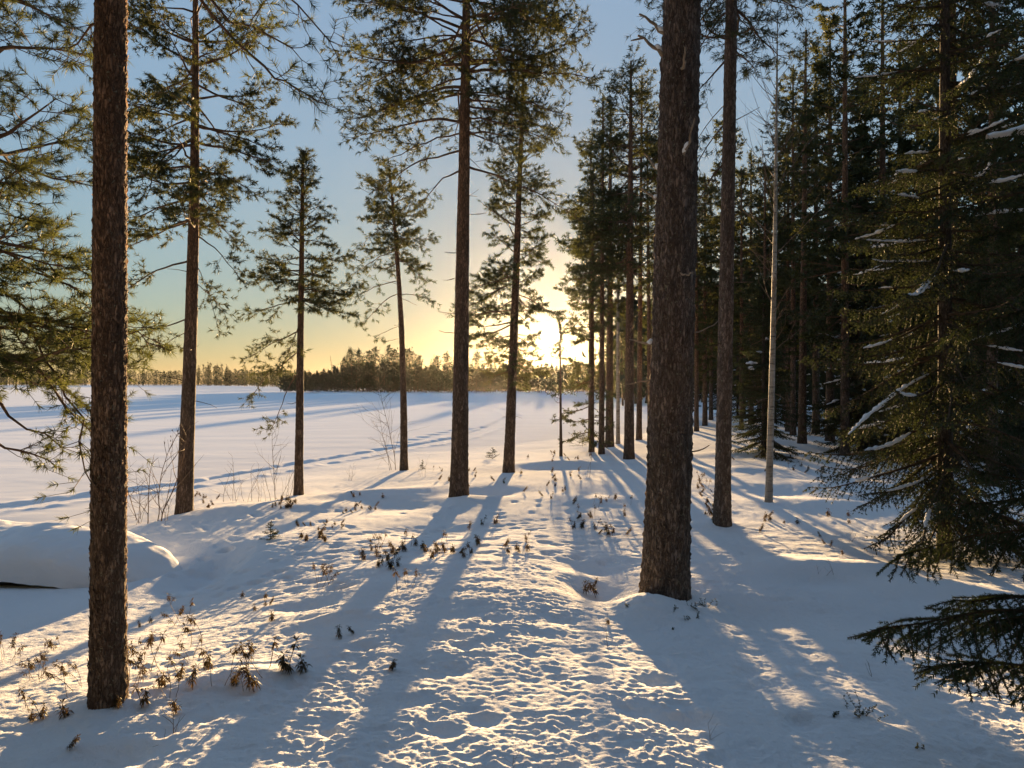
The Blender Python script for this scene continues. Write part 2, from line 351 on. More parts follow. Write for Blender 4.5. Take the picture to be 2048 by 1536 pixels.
def polar(th, rr):
    R, T = np.meshgrid(rr, th, indexing='ij')
    X = R * np.sin(T); Y = R * np.cos(T)
    a = np.arange(len(rr) - 1)[:, None] * len(th) + np.arange(len(th) - 1)[None, :]
    Q = np.stack([a, a + 1, a + len(th) + 1, a + len(th)], -1).reshape(-1, 4)[:, ::-1]
    return X, Y, Q
d2r = math.radians
th = np.concatenate([np.linspace(-180, -46, 30, endpoint=False), np.linspace(-43, 41, 520), np.linspace(48, 180, 30)]) * math.pi / 180
rr = np.concatenate([np.exp(np.linspace(math.log(.25), math.log(2.3), 26, endpoint=False)), np.exp(np.linspace(math.log(2.3), math.log(9), 390, endpoint=False)), np.exp(np.linspace(math.log(9), math.log(26), 110, endpoint=False)), np.exp(np.linspace(math.log(26), math.log(3500), 60))])
X, Y, Q = polar(th, rr); Z = terrain(X, Y)
V = np.stack([X, Y, Z], -1).reshape(-1, 3)
c0 = len(V); V = np.vstack([V, [[0, 0, float(Z[0].mean())]]])
g = mk('snow_ground', V, Q, M_SNOW, smooth=True)
tag(g, kind='structure')
capi = np.arange(len(th) - 1)
cap = None
V = V

# frozen lake with the trodden trail
TR = [(-200, 1050), (0, 1018), (120, 1002), (250, 985), (430, 962), (600, 930), (700, 914), (780, 900), (870, 886), (920, 876), (960, 863), (990, 852), (1012, 840), (1028, 832), (1010, 822), (985, 815), (960, 812)]
trail = np.array([((px - 1024) / F * d, d) for px, py in TR for d in [2.2 * F / (py - HZ)]])
TR2 = [(640, 930), (760, 898), (830, 878), (900, 862), (960, 856), (1000, 848)]
trail2 = np.array([((px - 1024) / F * d, d) for px, py in TR2 for d in [2.2 * F / (py - HZ)]])
def polydist(x, y, pl):
    best = np.full(x.shape, 1e9); along = np.zeros(x.shape); acc = 0
    for (ax, ay), (bx, by) in zip(pl[:-1], pl[1:]):
        L = math.hypot(bx - ax, by - ay); t = np.clip(((x - ax) * (bx - ax) + (y - ay) * (by - ay)) / L ** 2, 0, 1)
        d = np.hypot(x - ax - t * (bx - ax), y - ay - t * (by - ay))
        m = d < best; best = np.where(m, d, best); along = np.where(m, acc + t * L, along); acc += L
    return best, along
th = np.linspace(d2r(-56), d2r(30), 380)
rr = np.concatenate([np.exp(np.linspace(math.log(6), math.log(11), 30, endpoint=False)), np.exp(np.linspace(math.log(11), math.log(64), 250, endpoint=False)), np.exp(np.linspace(math.log(64), math.log(1500), 60))])
X, Y, Q = polar(th, rr); R = np.hypot(X, Y)
dd, al = polydist(X, Y, trail); dd = dd + .10 * perlin2(X / .9, Y / .9, 21)
w = .24 + .003 * R
foot = .5 + .5 * np.sin(al * 2 * math.pi / .6)
z = -np.exp(-(dd / w) ** 2 * 1.3) * (.10 + .05 * foot + .05 * perlin2(X / .3, Y / .3, 27)) + .03 * np.exp(-((dd - w * 1.6) / (w * .5)) ** 2) * (1 + .8 * perlin2(X / .35, Y / .35, 22))
d2, a2 = polydist(X, Y, trail2); f2 = sstep(.2, .6, np.sin(a2 * 2 * math.pi / 1.4))
z = z - .06 * f2 * np.exp(-(d2 / .22) ** 2)
z = z + .007 * perlin2(X / 3.5, Y / 1.6, 23) * (1 - sstep(60, 150, R)) + .003 * perlin2(X / .7, Y / .35, 24) * (1 - sstep(15, 40, R))
lake = mk('frozen_lake', np.stack([X, Y, LAKE_Z + z], -1).reshape(-1, 3), Q, M_LAKE, smooth=True); tag(lake, kind='structure')
# ------------------------------------------------------------------ wood and needle builders
def nrmz(v):
    l = math.sqrt(v[0] * v[0] + v[1] * v[1] + v[2] * v[2]) or 1e-9
    return (v[0] / l, v[1] / l, v[2] / l)
class Crown:
    def __init__(s): s.seg = []; s.tuft = []; s.big = []
    def path(s, pts, r0, r1, big=False):
        n = len(pts) - 1
        if big: s.big.append((pts, r0, r1)); return
        for i in range(n):
            a = r0 + (r1 - r0) * i / n; b = r0 + (r1 - r0) * (i + 1) / n
            s.seg.append((*pts[i], *pts[i + 1], a, b))
def prism(A):
    """three-sided twigs from rows x0 y0 z0 x1 y1 z1 r0 r1"""
    A = np.array(A, dtype=np.float64).reshape(-1, 8); n = len(A)
    p0 = A[:, :3]; p1 = A[:, 3:6]; d = p1 - p0; L = np.linalg.norm(d, axis=1)[:, None] + 1e-9; d = d / L
    up = np.where(np.abs(d[:, 2:3]) > .9, [[1., 0, 0]], [[0, 0, 1.]])
    u = np.cross(d, up); u /= np.linalg.norm(u, axis=1)[:, None]; v = np.cross(d, u)
    V = np.zeros((n, 6, 3))
    for k in range(3):
        a = k * 2.0944; o = u * math.cos(a) + v * math.sin(a)
        V[:, k] = p0 + o * A[:, 6:7]; V[:, 3 + k] = p1 + o * A[:, 7:8] + d * A[:, 7:8]
    b = np.arange(n)[:, None, None] * 6
    q = np.array([[0, 1, 4, 3], [1, 2, 5, 4], [2, 0, 3, 5]])[None]
    return V.reshape(-1, 3), (b + q).reshape(-1, 4)
def tube(pts, rad, n=8, rng=None, rough=0.0, cap=True):
    pts = np.array(pts, dtype=np.float64); m = len(pts); rad = np.array(rad, dtype=np.float64)
    if len(rad) == 2 and m != 2: rad = rad[0] + (rad[1] - rad[0]) * np.linspace(0, 1, m)
    d = np.gradient(pts, axis=0); d /= np.linalg.norm(d, axis=1)[:, None] + 1e-9
    ref = np.array([0, 0, 1.]) if abs(d[:, 2].mean()) < .8 else np.array([0, 1., 0])
    u = np.cross(d, ref); u /= np.linalg.norm(u, axis=1)[:, None] + 1e-9; v = np.cross(d, u)
    a = np.linspace(0, 2 * math.pi, n, endpoint=False)
    rr_ = rad[:, None] * (1 + (rng.normal(0, rough, (m, n)) if rng is not None and rough else 0))
    V = pts[:, None] + (u[:, None] * np.cos(a)[None, :, None] + v[:, None] * np.sin(a)[None, :, None]) * rr_[:, :, None]
    i = np.arange(m - 1)[:, None] * n; j = np.arange(n)[None]
    Q = np.stack([i + j, i + (j + 1) % n, i + n + (j + 1) % n, i + n + j], -1).reshape(-1, 4)
    V = V.reshape(-1, 3)
    if cap:
        V = np.vstack([V, pts[0] , pts[-1] + d[-1] * rad[-1] * .5]); k = len(V)
        jj = np.arange(n)
        Q = np.vstack([Q, np.stack([(jj + 1) % n, jj, np.full(n, k - 2), np.full(n, k - 2)], 1)[:, [0, 1, 2, 2]] * 0 + np.stack([(jj + 1) % n, jj, np.full(n, k - 2), (jj + 1) % n], 1)][:1] + [np.zeros((0, 4), int)])
    return V, Q
def joinm(parts):
    Vs, Fs, o = [], [], 0
    for V, Fq in parts:
        Vs.append(V); Fs.append(Fq + o); o += len(V)
    return np.vstack(Vs), np.vstack(Fs)
def crown_wood(C, rng):
    parts = []
    if C.seg: parts.append(prism(C.seg))
    for pts, r0, r1 in C.big: parts.append(tube(pts, (r0, r1), 6, rng, .06, cap=False))
    return joinm(parts)
def needles(T, rng, m, width, fwd=.55, back=.9, shoot=.6):
    """T rows: position, direction, length; m slim needles round each shoot"""
    T = np.array(T, dtype=np.float64).reshape(-1, 7); n = len(T)
    p = np.repeat(T[:, :3], m, 0); d = np.repeat(T[:, 3:6], m, 0); s = np.repeat(T[:, 6], m)[:, None]
    q = rng.normal(size=(n * m, 3)); q -= (q * d).sum(1)[:, None] * d; q /= np.linalg.norm(q, axis=1)[:, None] + 1e-9
    k = rng.uniform(0, 1, (n * m, 1))
    nd_ = d * (fwd + .5 * (1 - k)) + q * back; nd_ /= np.linalg.norm(nd_, axis=1)[:, None]
    base = p - d * s * shoot * k * 1.6
    tip = base + nd_ * s * rng.uniform(.75, 1.15, (n * m, 1)); tip[:, 2] -= (s * .06)[:, 0]
    w = np.cross(nd_, rng.normal(size=(n * m, 3))); w /= np.linalg.norm(w, axis=1)[:, None] + 1e-9; w *= width / 2
    mid = base * .35 + tip * .65
    V = np.stack([base - w, base + w, tip + w * .25], 1).reshape(-1, 3)
    Fx = np.arange(n * m * 3).reshape(-1, 3)
    return V, Fx

def walk(rng, p, d, L, n, wob, lift0, lift1):
    """a wandering twig; lift0..lift1 bends it up or down along its length"""
    pts = [p]; ds = [d]; st = L / n
    for i in range(n):
        t = i / n; l = lift0 + (lift1 - lift0) * t
        d = nrmz((d[0] + rng.gauss(0, wob), d[1] + rng.gauss(0, wob), d[2] + rng.gauss(0, wob) + l))
        p = (p[0] + d[0] * st, p[1] + d[1] * st, p[2] + d[2] * st); pts.append(p); ds.append(d)
    return pts, ds
def turn(rng, d, ang, up=.25):
    """a side direction off d"""
    sx, sy = -d[1], d[0]; l = math.hypot(sx, sy) or 1e-6; sx /= l; sy /= l
    c, s = math.cos(ang), math.sin(ang)
    return nrmz((d[0] * c + sx * s, d[1] * c + sy * s, d[2] * c * .8 + rng.gauss(0, up)))
def pine_branch(C, rng, p, az, el, L, r, ts=.08, dens=1.0, bare=.3, droop=(-.04, .10), step=.15, wob=.13, um=.5):
    d = (math.cos(el) * math.sin(az), math.cos(el) * math.cos(az), math.sin(el))
    n = max(4, int(L / step)); pts, ds = walk(rng, p, d, L, n, wob, *droop)
    C.path(pts, r, max(r * .16, .003), big=r > .012)
    side = 1
    for i in range(1, n + 1):
        t = i / n
        if t < bare * rng.uniform(.7, 1.3): continue
        for _ in range((3 if rng.random() < .45 * dens else 2) if L > .6 else 1):
            if rng.random() > dens * 1.1: continue
            side = -side
            l = L * .38 * (1.15 - t) * rng.uniform(.6, 1.4) + .10
            dd_ = turn(rng, ds[i], side * rng.uniform(.55, 1.2), .28)
            n2 = max(2, int(l / .09)); q, qd = walk(rng, pts[i], dd_, l, n2, .13, .0, .10)
            C.path(q, max(r * .22, .0035), .002)
            s2 = 1
            for j in range(1, n2 + 1):
                u = j / n2
                if u > um: C.tuft.append((*q[j], *qd[j], ts))
                for _k in range(2 if rng.random() < .35 else 1):
                    s2 = -s2; l3 = rng.uniform(.06, .20) * (1.3 - u * .6)
                    d3 = turn(rng, qd[j], s2 * rng.uniform(.5, 1.1), .4)
                    e = (q[j][0] + d3[0] * l3, q[j][1] + d3[1] * l3, q[j][2] + d3[2] * l3 + .01)
                    C.seg.append((*q[j], *e, .002, .0015)); C.tuft.append((*e, *d3, ts * rng.uniform(.8, 1.15)))
                    if l3 > .14: C.tuft.append(((q[j][0] + e[0]) / 2, (q[j][1] + e[1]) / 2, (q[j][2] + e[2]) / 2, *d3, ts * .8))
            C.tuft.append((*q[-1], *qd[-1], ts))
    C.tuft.append((*pts[-1], *ds[-1], ts))

def stem_fn(h, r0, r1, lean=(0, 0), curve=(0, 0), flare=.25):
    """centre and radius of a stem at height z"""
    def f(z):
        t = np.clip(z / h, 0, 1.0)
        x = lean[0] * z + curve[0] * np.sin(t * math.pi); y = lean[1] * z + curve[1] * np.sin(t * math.pi * .8)
        r = (r0 * (1 - t) ** .85 + r1 * t ** .9) * (1 + flare * np.exp(-np.maximum(z, 0) / .28) * 1.0)
        return x, y, r
    return f
def stem_mesh(f, z0, z1, rows, n, seed, amp=.006, kx=9.0, kz=5.0):
    z = np.linspace(z0, z1, rows); a = np.linspace(0, 2 * math.pi, n, endpoint=False)
    x, y, r = f(z); Zg, A = np.meshgrid(z, a, indexing='ij')
    ca, sa = np.cos(A), np.sin(A); R = r[:, None]
    if amp > 0:
        # scaly plates parted by sunken furrows
        wx = perlin3(ca * R * 14, sa * R * 14, Zg * 9, seed + 3) * .5
        k = kx / .1
        v = perlin3(ca * R * k + wx, sa * R * k + wx, Zg * kz * 3 + wx * 2, seed)
        v2 = perlin3(ca * R * k * 2.3, sa * R * k * 2.3, Zg * kz * 9, seed + 1)
        fur = sstep(0.02, .22, np.abs(v))
        R = R + amp * (fur - .6) + amp * .45 * v2 + r[:, None] * .05 * perlin3(ca * .9, sa * .9, Zg * 1.3, seed + 5)
        fl = sstep(.25, .45, perlin3(ca * R * k * 1.4 + 7, sa * R * k * 1.4, Zg * kz * 5, seed + 8)); R = R + amp * .9 * fl
    V = np.stack([x[:, None] + ca * R, y[:, None] + sa * R, Zg], -1).reshape(-1, 3)
    i = np.arange(rows - 1)[:, None] * n; j = np.arange(n)[None]
    Q = np.stack([i + j, i + (j + 1) % n, i + n + (j + 1) % n, i + n + j], -1).reshape(-1, 4)
    return V, Q

def bark_flakes(f, z0, z1, n, seed, parent, mat, s=(.010, .022)):
    rs = np.random.RandomState(seed); z = rs.uniform(z0, z1, n); a = rs.uniform(0, 2 * math.pi, n); x, y, r = f(z)
    w = rs.uniform(*s, n) * .5; h = w * rs.uniform(1.2, 2.6, n); r = r + .001; lift = rs.uniform(.003, .010, n)
    ca, sa = np.cos(a), np.sin(a); o = np.stack([x + ca * r, y + sa * r, z], 1); tx = np.stack([-sa, ca, np.zeros(n)], 1); up = np.array([[0, 0, 1.]]); nn_ = np.stack([ca, sa, np.zeros(n)], 1)
    tl = rs.normal(0, .25, n)[:, None]
    A = o - tx * w[:, None] - up * h[:, None]; B = o + tx * w[:, None] * .8 - up * h[:, None] * .8; Cc = o + tx * (w[:, None] + tl * .004) + up * h[:, None] * .9 + nn_ * lift[:, None]; D = o - tx * w[:, None] * .7 + up * h[:, None] + nn_ * lift[:, None] * .8
    V = np.stack([A, B, Cc, D], 1).reshape(-1, 3); q = mk('bark_flakes', V, np.arange(n * 4).reshape(-1, 4), mat, parent); tag(q, kind='stuff')
def root_pt(f, z):
    x, y, r = f(np.array(z)); return float(x), float(y), float(r)
def pine(loc, h, r0, label, seed, crown=(3, 9), rad=1.5, lean=(0, 0), curve=(0, 0), ts=.076, m=14, nw=.0120, dens=1.0, gap=.30, per=(3, 5),
         prof=None, el=(-.25, .6), amp=.004, rows=160, n=20, bark=None, needle=None, name='pine_tree', r1=.02, dead=0, bare=.3, group=None, extra=None, top=None, droop=(-.04, .10), flare=.25, cat='tree', azf=None):
    rng = random.Random(seed); nr = np.random.RandomState(seed)
    root = empty(name, loc); tag(root, label, cat, group)
    f = stem_fn(h, r0, r1, lean, curve, flare)
    V, Q = stem_mesh(f, -.15, h, rows, n, seed, amp)
    mk('trunk', V, Q, bark or M_BARK, root, smooth=True)
    C = Crown(); z = crown[0]
    prof = prof or (lambda t: (1 - t) ** .55 * (.55 + .45 * min(1, t * 4)))
    while z < crown[1]:
        t = (z - crown[0]) / (h - crown[0])
        for _ in range(rng.randint(*per)):
            az = rng.uniform(0, 2 * math.pi); zz = z + rng.uniform(-.06, .06)
            x, y, r = root_pt(f, min(zz, h * .999))
            L = rad * prof(min(t, .999)) * rng.uniform(.65, 1.2)
            if azf: L *= azf(az, t)
            if L < .08: continue
            e = el[0] + (el[1] - el[0]) * t + rng.gauss(0, .12)
            br = min(.035, .006 + .011 * L, r * .5)
            pine_branch(C, rng, (x, y, zz), az, e, L, br, ts, dens, bare, droop, .15 if L > .6 else .10)
        z += gap * rng.uniform(.75, 1.3)
    if top is None or top:      # leading shoot
        x, y, r = root_pt(f, h * .999)
        for k in range(8): C.tuft.append((x, y, h - k * .06 + .05, rng.gauss(0, .1), rng.gauss(0, .1), 1.0, ts))
        for k in range(26):
            zz = h - rng.uniform(.12, 1.15); x, y, r = root_pt(f, zz); az = rng.uniform(0, 6.28); q, qd = walk(rng, (x, y, zz), nrmz((math.cos(az), math.sin(az), rng.uniform(.3, 1.3))), rng.uniform(.14, .42) * (.5 + .5 * (h - zz)), 4, .1, 0, .08)
            C.path(q, .005, .002); C.tuft += [(*q[-1], *qd[-1], ts), (*q[2], *qd[2], ts)]
    for _ in range(dead):        # dead lower snags
        zz = rng.uniform(max(.8, crown[0] * .35), crown[0] * 1.15); x, y, r = root_pt(f, zz); az = rng.uniform(0, 6.28)
        d = (math.sin(az), math.cos(az), rng.uniform(-.2, .3)); q, _d = walk(rng, (x, y, zz), nrmz(d), rng.uniform(.12, .55), 4, .16, 0, 0)
        C.path(q, .008, .003)
        if rng.random() < .5: q2, _d = walk(rng, q[2], turn(rng, _d[2], rng.choice([-.8, .8])), .2, 3, .15, 0, 0); C.path(q2, .004, .002)
    if extra: extra(C, rng, f)
    V, Q = crown_wood(C, nr); cr = mk('crown', V, Q, M_LIMB, root)
    if C.tuft:
        V, T = needles(C.tuft, nr, m, nw); nn = mk('needles', V, T, needle or M_PINE, cr); tag(nn, kind='stuff')
    return root, f

# a brush of short needles along every spruce twig
def brush(segs, rng, step, m, ln, width):
    A = np.array(segs, dtype=np.float64).reshape(-1, 6); d = A[:, 3:] - A[:, :3]; L = np.linalg.norm(d, axis=1)
    k = np.maximum(1, np.round(L / step).astype(int)); idx = np.repeat(np.arange(len(A)), k)
    off = np.concatenate([np.arange(c) / c for c in k]) + rng.uniform(0, .3, len(idx)) / np.maximum(1, k[idx])
    p = A[idx, :3] + d[idx] * off[:, None]; dd_ = d[idx] / (L[idx][:, None] + 1e-9)
    T = np.concatenate([p, dd_, np.full((len(idx), 1), ln)], 1)
    return needles(T, rng, m, width, fwd=.6, back=.85, shoot=.05)
def spruce_branch(W, B, rng, p, az, el, L, r, hang=.5, dens=1.0, step=.07, sub=.09, curl=(-.05, .10), lat=.30, mind=.08, to=None):
    d = (math.cos(el) * math.sin(az), math.cos(el) * math.cos(az), math.sin(el))
    n = max(4, int(L / step)); pts, ds = walk(rng, p, d, L, n, .05, *curl)
    if to: e_ = [to[k] - pts[-1][k] for k in range(3)]; pts = [tuple(q[k] + e_[k] * i / n for k in range(3)) for i, q in enumerate(pts)]
    W.path(pts, r, .003, big=r > .012)
    sgn = 1
    for i in range(1, n + 1):
        t = i / n
        if t > .12: B.append((*pts[i - 1], *pts[i]))
        if t < mind or rng.random() > dens: continue
        for s_ in (1, -1):
            l = L * lat * (1.12 - t) * rng.uniform(.6, 1.25) + .07
            dd_ = turn(rng, ds[i], s_ * rng.uniform(.7, 1.1), .1); dd_ = nrmz((dd_[0], dd_[1], dd_[2] - hang * rng.uniform(.3, 1.0)))
            n2 = max(2, int(l / sub)); q, qd = walk(rng, pts[i], dd_, l, n2, .08, -hang * .18, -hang * .05)
            W.path(q, max(.003, r * .2), .0018)
            for j in range(n2):
                B.append((*q[j], *q[j + 1]))
                if j > 0 or n2 < 4:
                    l3 = rng.uniform(.05, .13) * (1.25 - j / n2)
                    d3 = turn(rng, qd[j], rng.choice([-1, 1]) * rng.uniform(.5, .9), .2); d3 = nrmz((d3[0], d3[1], d3[2] - hang * .5))
                    e = (q[j][0] + d3[0] * l3, q[j][1] + d3[1] * l3, q[j][2] + d3[2] * l3)
                    B.append((*q[j], *e))
    return pts
def snow_clump(pts, w, rng, parent, name='snow_clump', lump=.35, thick=.75, n=9):
    """soft lumpy snow lying along a branch"""
    pts = np.array(pts, dtype=np.float64)
    # resample
    L = np.concatenate([[0], np.cumsum(np.linalg.norm(np.diff(pts, axis=0), axis=1))]); m = max(6, int(L[-1] / (w * .45)))
    s = np.linspace(0, L[-1], m); P = np.stack([np.interp(s, L, pts[:, k]) for k in range(3)], 1)
    t = np.linspace(0, 1, m); env = np.clip(np.sin(np.clip(t * .96 + .02, 0, 1) * math.pi), 0, 1) ** .45
    ph = rng.uniform(0, 50)
    rad = w * env * (1 + lump * 1.6 * perlin2(s / (w * 2.2) + ph, s * 0 + .5, 3))
    P[:, 2] += rad * thick * .55 + .004
    V, Q = tube(P, rad, n, None, 0, cap=False)
    V = V.reshape(m, n, 3); V[..., 2] = P[:, None, 2] + (V[..., 2] - P[:, None, 2]) * thick
    V += perlin3(V[..., 0] / w * 1.3, V[..., 1] / w * 1.3, V[..., 2] / w * 1.3, 4)[..., None] * w * .22
    return mk(name, V.reshape(-1, 3), Q, M_CLUMP, parent, smooth=True)
def spruce(loc, h, r0, label, seed, rad, zb=.3, gap=.17, per=(5, 7), hang=.5, m=4, ln=.022, nw=.005, bstep=.028, el=(-.30, .45), snow=.12, sw=.035, dens=1.0,
           zmax=None, rows=60, extra=None, group=None, prof=None, name='spruce_tree', step=.07, sub=.09, lean=(0, 0), facing=None):
    rng = random.Random(seed); nr = np.random.RandomState(seed)
    root = empty(name, loc); tag(root, label, 'tree', group)
    f = stem_fn(h, r0, .012, lean, (0, 0), .2)
    V, Q = stem_mesh(f, -.15, h, rows, 14, seed, .002); mk('trunk', V, Q, M_BARK_SPRUCE, root, smooth=True)
    W = Crown(); B = []; z = zb; snows = []
    prof = prof or (lambda t: (1 - t) ** .85)
    while z < (zmax or h * .985):
        t = z / h
        for _ in range(rng.randint(*per)):
            az = rng.uniform(0, 2 * math.pi); x, y, r = root_pt(f, z)
            L = rad * prof(t) * rng.uniform(.7, 1.15) + .06
            pts = spruce_branch(W, B, rng, (x, y, z + rng.uniform(-.05, .05)), az, el[0] + (el[1] - el[0]) * t + rng.gauss(0, .08), L, .006 + .009 * L, hang, dens, step, sub)
            if rng.random() < snow and len(pts) > 5:
                a = rng.randint(int(len(pts) * .3), int(len(pts) * .6)); b = rng.randint(a + 2, len(pts))
                if b - a >= 2: snows.append(pts[a:b])
        z += gap * rng.uniform(.8, 1.2) * (1 - .4 * t)
    for k in range(4): B.append((0 + lean[0] * h, lean[1] * h, h - .1 * k, lean[0] * h, lean[1] * h, h - .1 * k + .12))
    if extra: extra(W, B, snows, rng, f)
    V, Q = crown_wood(W, nr); cr = mk('crown', V, Q, M_TWIG, root)
    V, T = brush(B, nr, bstep, m, ln, nw); nn = mk('needles', V, T, M_SPRUCE, cr); tag(nn, kind='stuff')
    for s_ in snows: snow_clump(s_, sw * rng.uniform(.6, 1.2), rng, root)
    return root, f

def at(px, py, sink=.03):
    x, y, z = ground_at(px, py); return (x, y, z - sink)
def xz(loc, px, py):
    """offset from a tree's foot to the spot seen at px,py in the plane of that tree"""
    d = loc[1]; return ((px - 1024) / F * d - loc[0], CAMZ - (py - HZ) / F * d - loc[2])
def leanto(loc, px, py):
    dx, dz = xz(loc, px, py); return dx / dz

def aimed(C, rng, f, loc, rpx, rpy, tpx, tpy, r=.02, ts=.06, dens=1.0, bare=.3, dy=0.0, sag=.0, wob=.07, r1=.004, kind='pine'):
    """a particular branch: leaves the stem at row rpy and ends where the photograph shows its tip"""
    z0 = CAMZ - (rpy - HZ) / F * loc[1] - loc[2]; x0, y0, _r = root_pt(f, z0)
    dx, z1 = xz(loc, tpx, tpy); p0 = np.array([x0, y0, z0]); p1 = np.array([dx, dy, z1]); L = float(np.linalg.norm(p1 - p0))
    n = max(5, int(L / .14)); pts = []
    wv = np.array([[rng.gauss(0, 1) for _ in range(3)] for _ in range(n + 1)]).cumsum(0); wv -= wv[0] + (wv[-1] - wv[0]) * np.linspace(0, 1, n + 1)[:, None]
    for i in range(n + 1):
        t = i / n; q = p0 + (p1 - p0) * t + wv[i] * wob * .75 * L / n ** .5 * .6; q[2] += sag * math.sin(math.pi * t) * L
        pts.append(tuple(q))
    ds = [nrmz(tuple(np.array(pts[min(i + 1, n)]) - np.array(pts[max(i - 1, 0)]))) for i in range(n + 1)]
    C.path(pts, r, r1, big=r > .009)
    side = 1
    for i in range(1, n + 1):
        t = i / n
        if t < bare: continue
        for _ in range(3 if rng.random() < .6 * dens else 2):
            if rng.random() > dens: continue
            side = -side; l = L * .34 * (1.2 - t) * rng.uniform(.5, 1.3) + .10
            dd_ = turn(rng, ds[i], side * rng.uniform(.5, 1.2), .45)
            n2 = max(2, int(l / .09)); q, qd = walk(rng, pts[i], dd_, l, n2, .15, -.02, .10); C.path(q, max(.003, r * .25), .002)
            for j in range(1, n2 + 1):
                if j / n2 > .5: C.tuft.append((*q[j], *qd[j], ts))
                if rng.random() < .85 * dens:
                    l3 = rng.uniform(.06, .18); d3 = turn(rng, qd[j], rng.choice([-1, 1]) * rng.uniform(.5, 1.1), .45)
                    e = (q[j][0] + d3[0] * l3, q[j][1] + d3[1] * l3, q[j][2] + d3[2] * l3); C.seg.append((*q[j], *e, .002, .0015)); C.tuft.append((*e, *d3, ts))
    C.tuft.append((*pts[-1], *ds[-1], ts))
    return pts

# ------------------------------------------------------------------ the leading trees
# big trunk right of centre
L_BIG = at(1330, 1186, .10)
def big_extra(C, rng, f): pass
_h = 13.0
big, f_big = pine(L_BIG, _h, .172, 'thickest trunk in view, grey-brown pine bark, snow mound at its foot', 11, crown=(5.6, 12.5), rad=2.2, lean=(leanto(L_BIG, 1364, 0), 0), ts=.06, m=6, nw=.007,
                  dens=.6, gap=.5, per=(3, 4), amp=.013, rows=460, n=90, bark=M_BARK_BIG, r1=.05, flare=.20, bare=.3)
bark_flakes(f_big, .05, 5.2, 3200, 5, big, M_BARK_BIG, (.012, .028))
for k, (py, tx, ty, rr_, sn, dy) in enumerate([(112, 1272, 76, .016, 1, -.15), (72, 1280, 26, .015, 1, .0), (350, 1290, 300, .012, 1, .1), (398, 1283, 372, .012, 1, .1), (690, 1262, 676, .009, 1, .1),
                                           (158, 1352, 130, .012, 0, -.3), (330, 1372, 265, .011, 1, -.3), (668, 1440, 640, .006, 0, .1), (905, 1420, 890, .006, 0, .0), (755, 1252, 768, .005, 0, .1), (548, 1370, 555, .007, 0, -.25)]):
    rng = random.Random(100 + k)
    z0 = CAMZ - (py - HZ) / F * L_BIG[1] - L_BIG[2]; x0, y0, r = root_pt(f_big, z0); dx, z1 = xz(L_BIG, tx, ty)
    s = -1 if tx < 1340 else 1
    a = np.array([x0 + (s * r * .7 if dy > -.25 else 0), y0 - (.0 if dy > -.25 else r * .8), z0]); b = np.array([dx, y0 + dy * .5 - (0 if dy > -.25 else r * .9), z1])
    n_ = 7; pts = [a + (b - a) * t + np.array([rng.gauss(0, .006), rng.gauss(0, .006), rng.gauss(0, .008) - .02 * math.sin(math.pi * t)]) for t in np.linspace(0, 1, n_)]
    V, Q = tube(pts, (rr_ * 1.25, rr_ * .55), 8, np.random.RandomState(k), .12, cap=False)
    if k == 0:
        q = [pts[-2], pts[-1] + np.array([-.03, 0, -.035])]; V, Q = joinm([(V, Q), tube(q + [pts[-1] + np.array([-.055, 0, -.04])], (.009, .004), 6, None, 0, cap=False)])
    st = mk('dead_branch', V, Q, M_DEAD, big, smooth=True)
    if sn:
        o = snow_clump([pts[1] + np.array([0, -.005, .0]), pts[2], pts[3] * .7 + pts[2] * .3], .018, rng, st, lump=.3, thick=1.2)

# left foreground trunk
L_LEFT = at(216, 1397, .08)
def left_extra(C, rng, f):
    aimed(C, rng, f, L_LEFT, 0, 0, 0, 0, .001) if False else None
    for (rpy, tx, ty, r, dy, sag, dn, bare) in [(-60, 600, 150, .020, .35, .05, .75, .45), (-120, 560, 60, .02, .2, .03, .8, .4), (-200, 610, -10, .02, .5, .05, .8, .4), (-60, 90, 60, .016, .2, .04, .8, .4),
                                     (630, 130, 640, .009, .45, .08, .9, .25), (655, 275, 690, .005, .3, .0, .6, .55), (600, 120, 700, .010, .5, .02, .6, .4)]:
        aimed(C, rng, f, L_LEFT, 216, rpy, tx, ty, r * .6, .062, dn, bare, dy, sag, .28)
left, f_left = pine(L_LEFT, 11.0, .083, 'reddish pine trunk nearest the camera at left, brown dried shrubs around its foot', 12, crown=(4.6, 10.5), rad=1.9, lean=(leanto(L_LEFT, 222, 0), 0), ts=.062, m=24, nw=.0042,
     dens=.7, gap=.42, per=(3, 4), amp=.006, rows=560, n=76, bark=M_BARK_NEAR, r1=.035, flare=.12, extra=left_extra, needle=M_PINE_NEAR)

bark_flakes(f_left, .05, 4.2, 2600, 6, left, M_BARK_NEAR)
# young pine cut by the left edge, crown of long needles
L_EDGE = (-3.38, 4.5, hz(-3.38, 4.5) - .05)
def edge_extra(C, rng, f):
    for (rpy, tx, ty, sag) in [(540, 190, 600, .05), (560, 175, 660, .02), (640, 185, 700, .03), (600, 185, 1000 - 10, .10), (655, 185, 735, .05), (700, 180, 930, .12), (860, 70, 925, .06), (500, 160, 560, .04), (780, 90, 900, .05), (700, 60, 760, 0.03)]:
        aimed(C, rng, f, L_EDGE, -1, rpy, tx, ty, .011, .052, .85, .25, rng.uniform(-.35, .45), sag, .22)
pine(L_EDGE, 6.4, .050, 'young pine cut by the left picture edge, sunlit long-needled boughs reaching in', 13, crown=(2.1, 6.2), rad=.92, lean=(.022, 0), ts=.060, m=26, nw=.0044, dens=.95, gap=.26, per=(4, 6),
     amp=.003, rows=200, n=24, bark=M_BARK_NEAR, extra=edge_extra, needle=M_PINE_NEAR, prof=lambda t: .95 * (1 - t) ** .35, el=(-.2, .7), bare=.15)

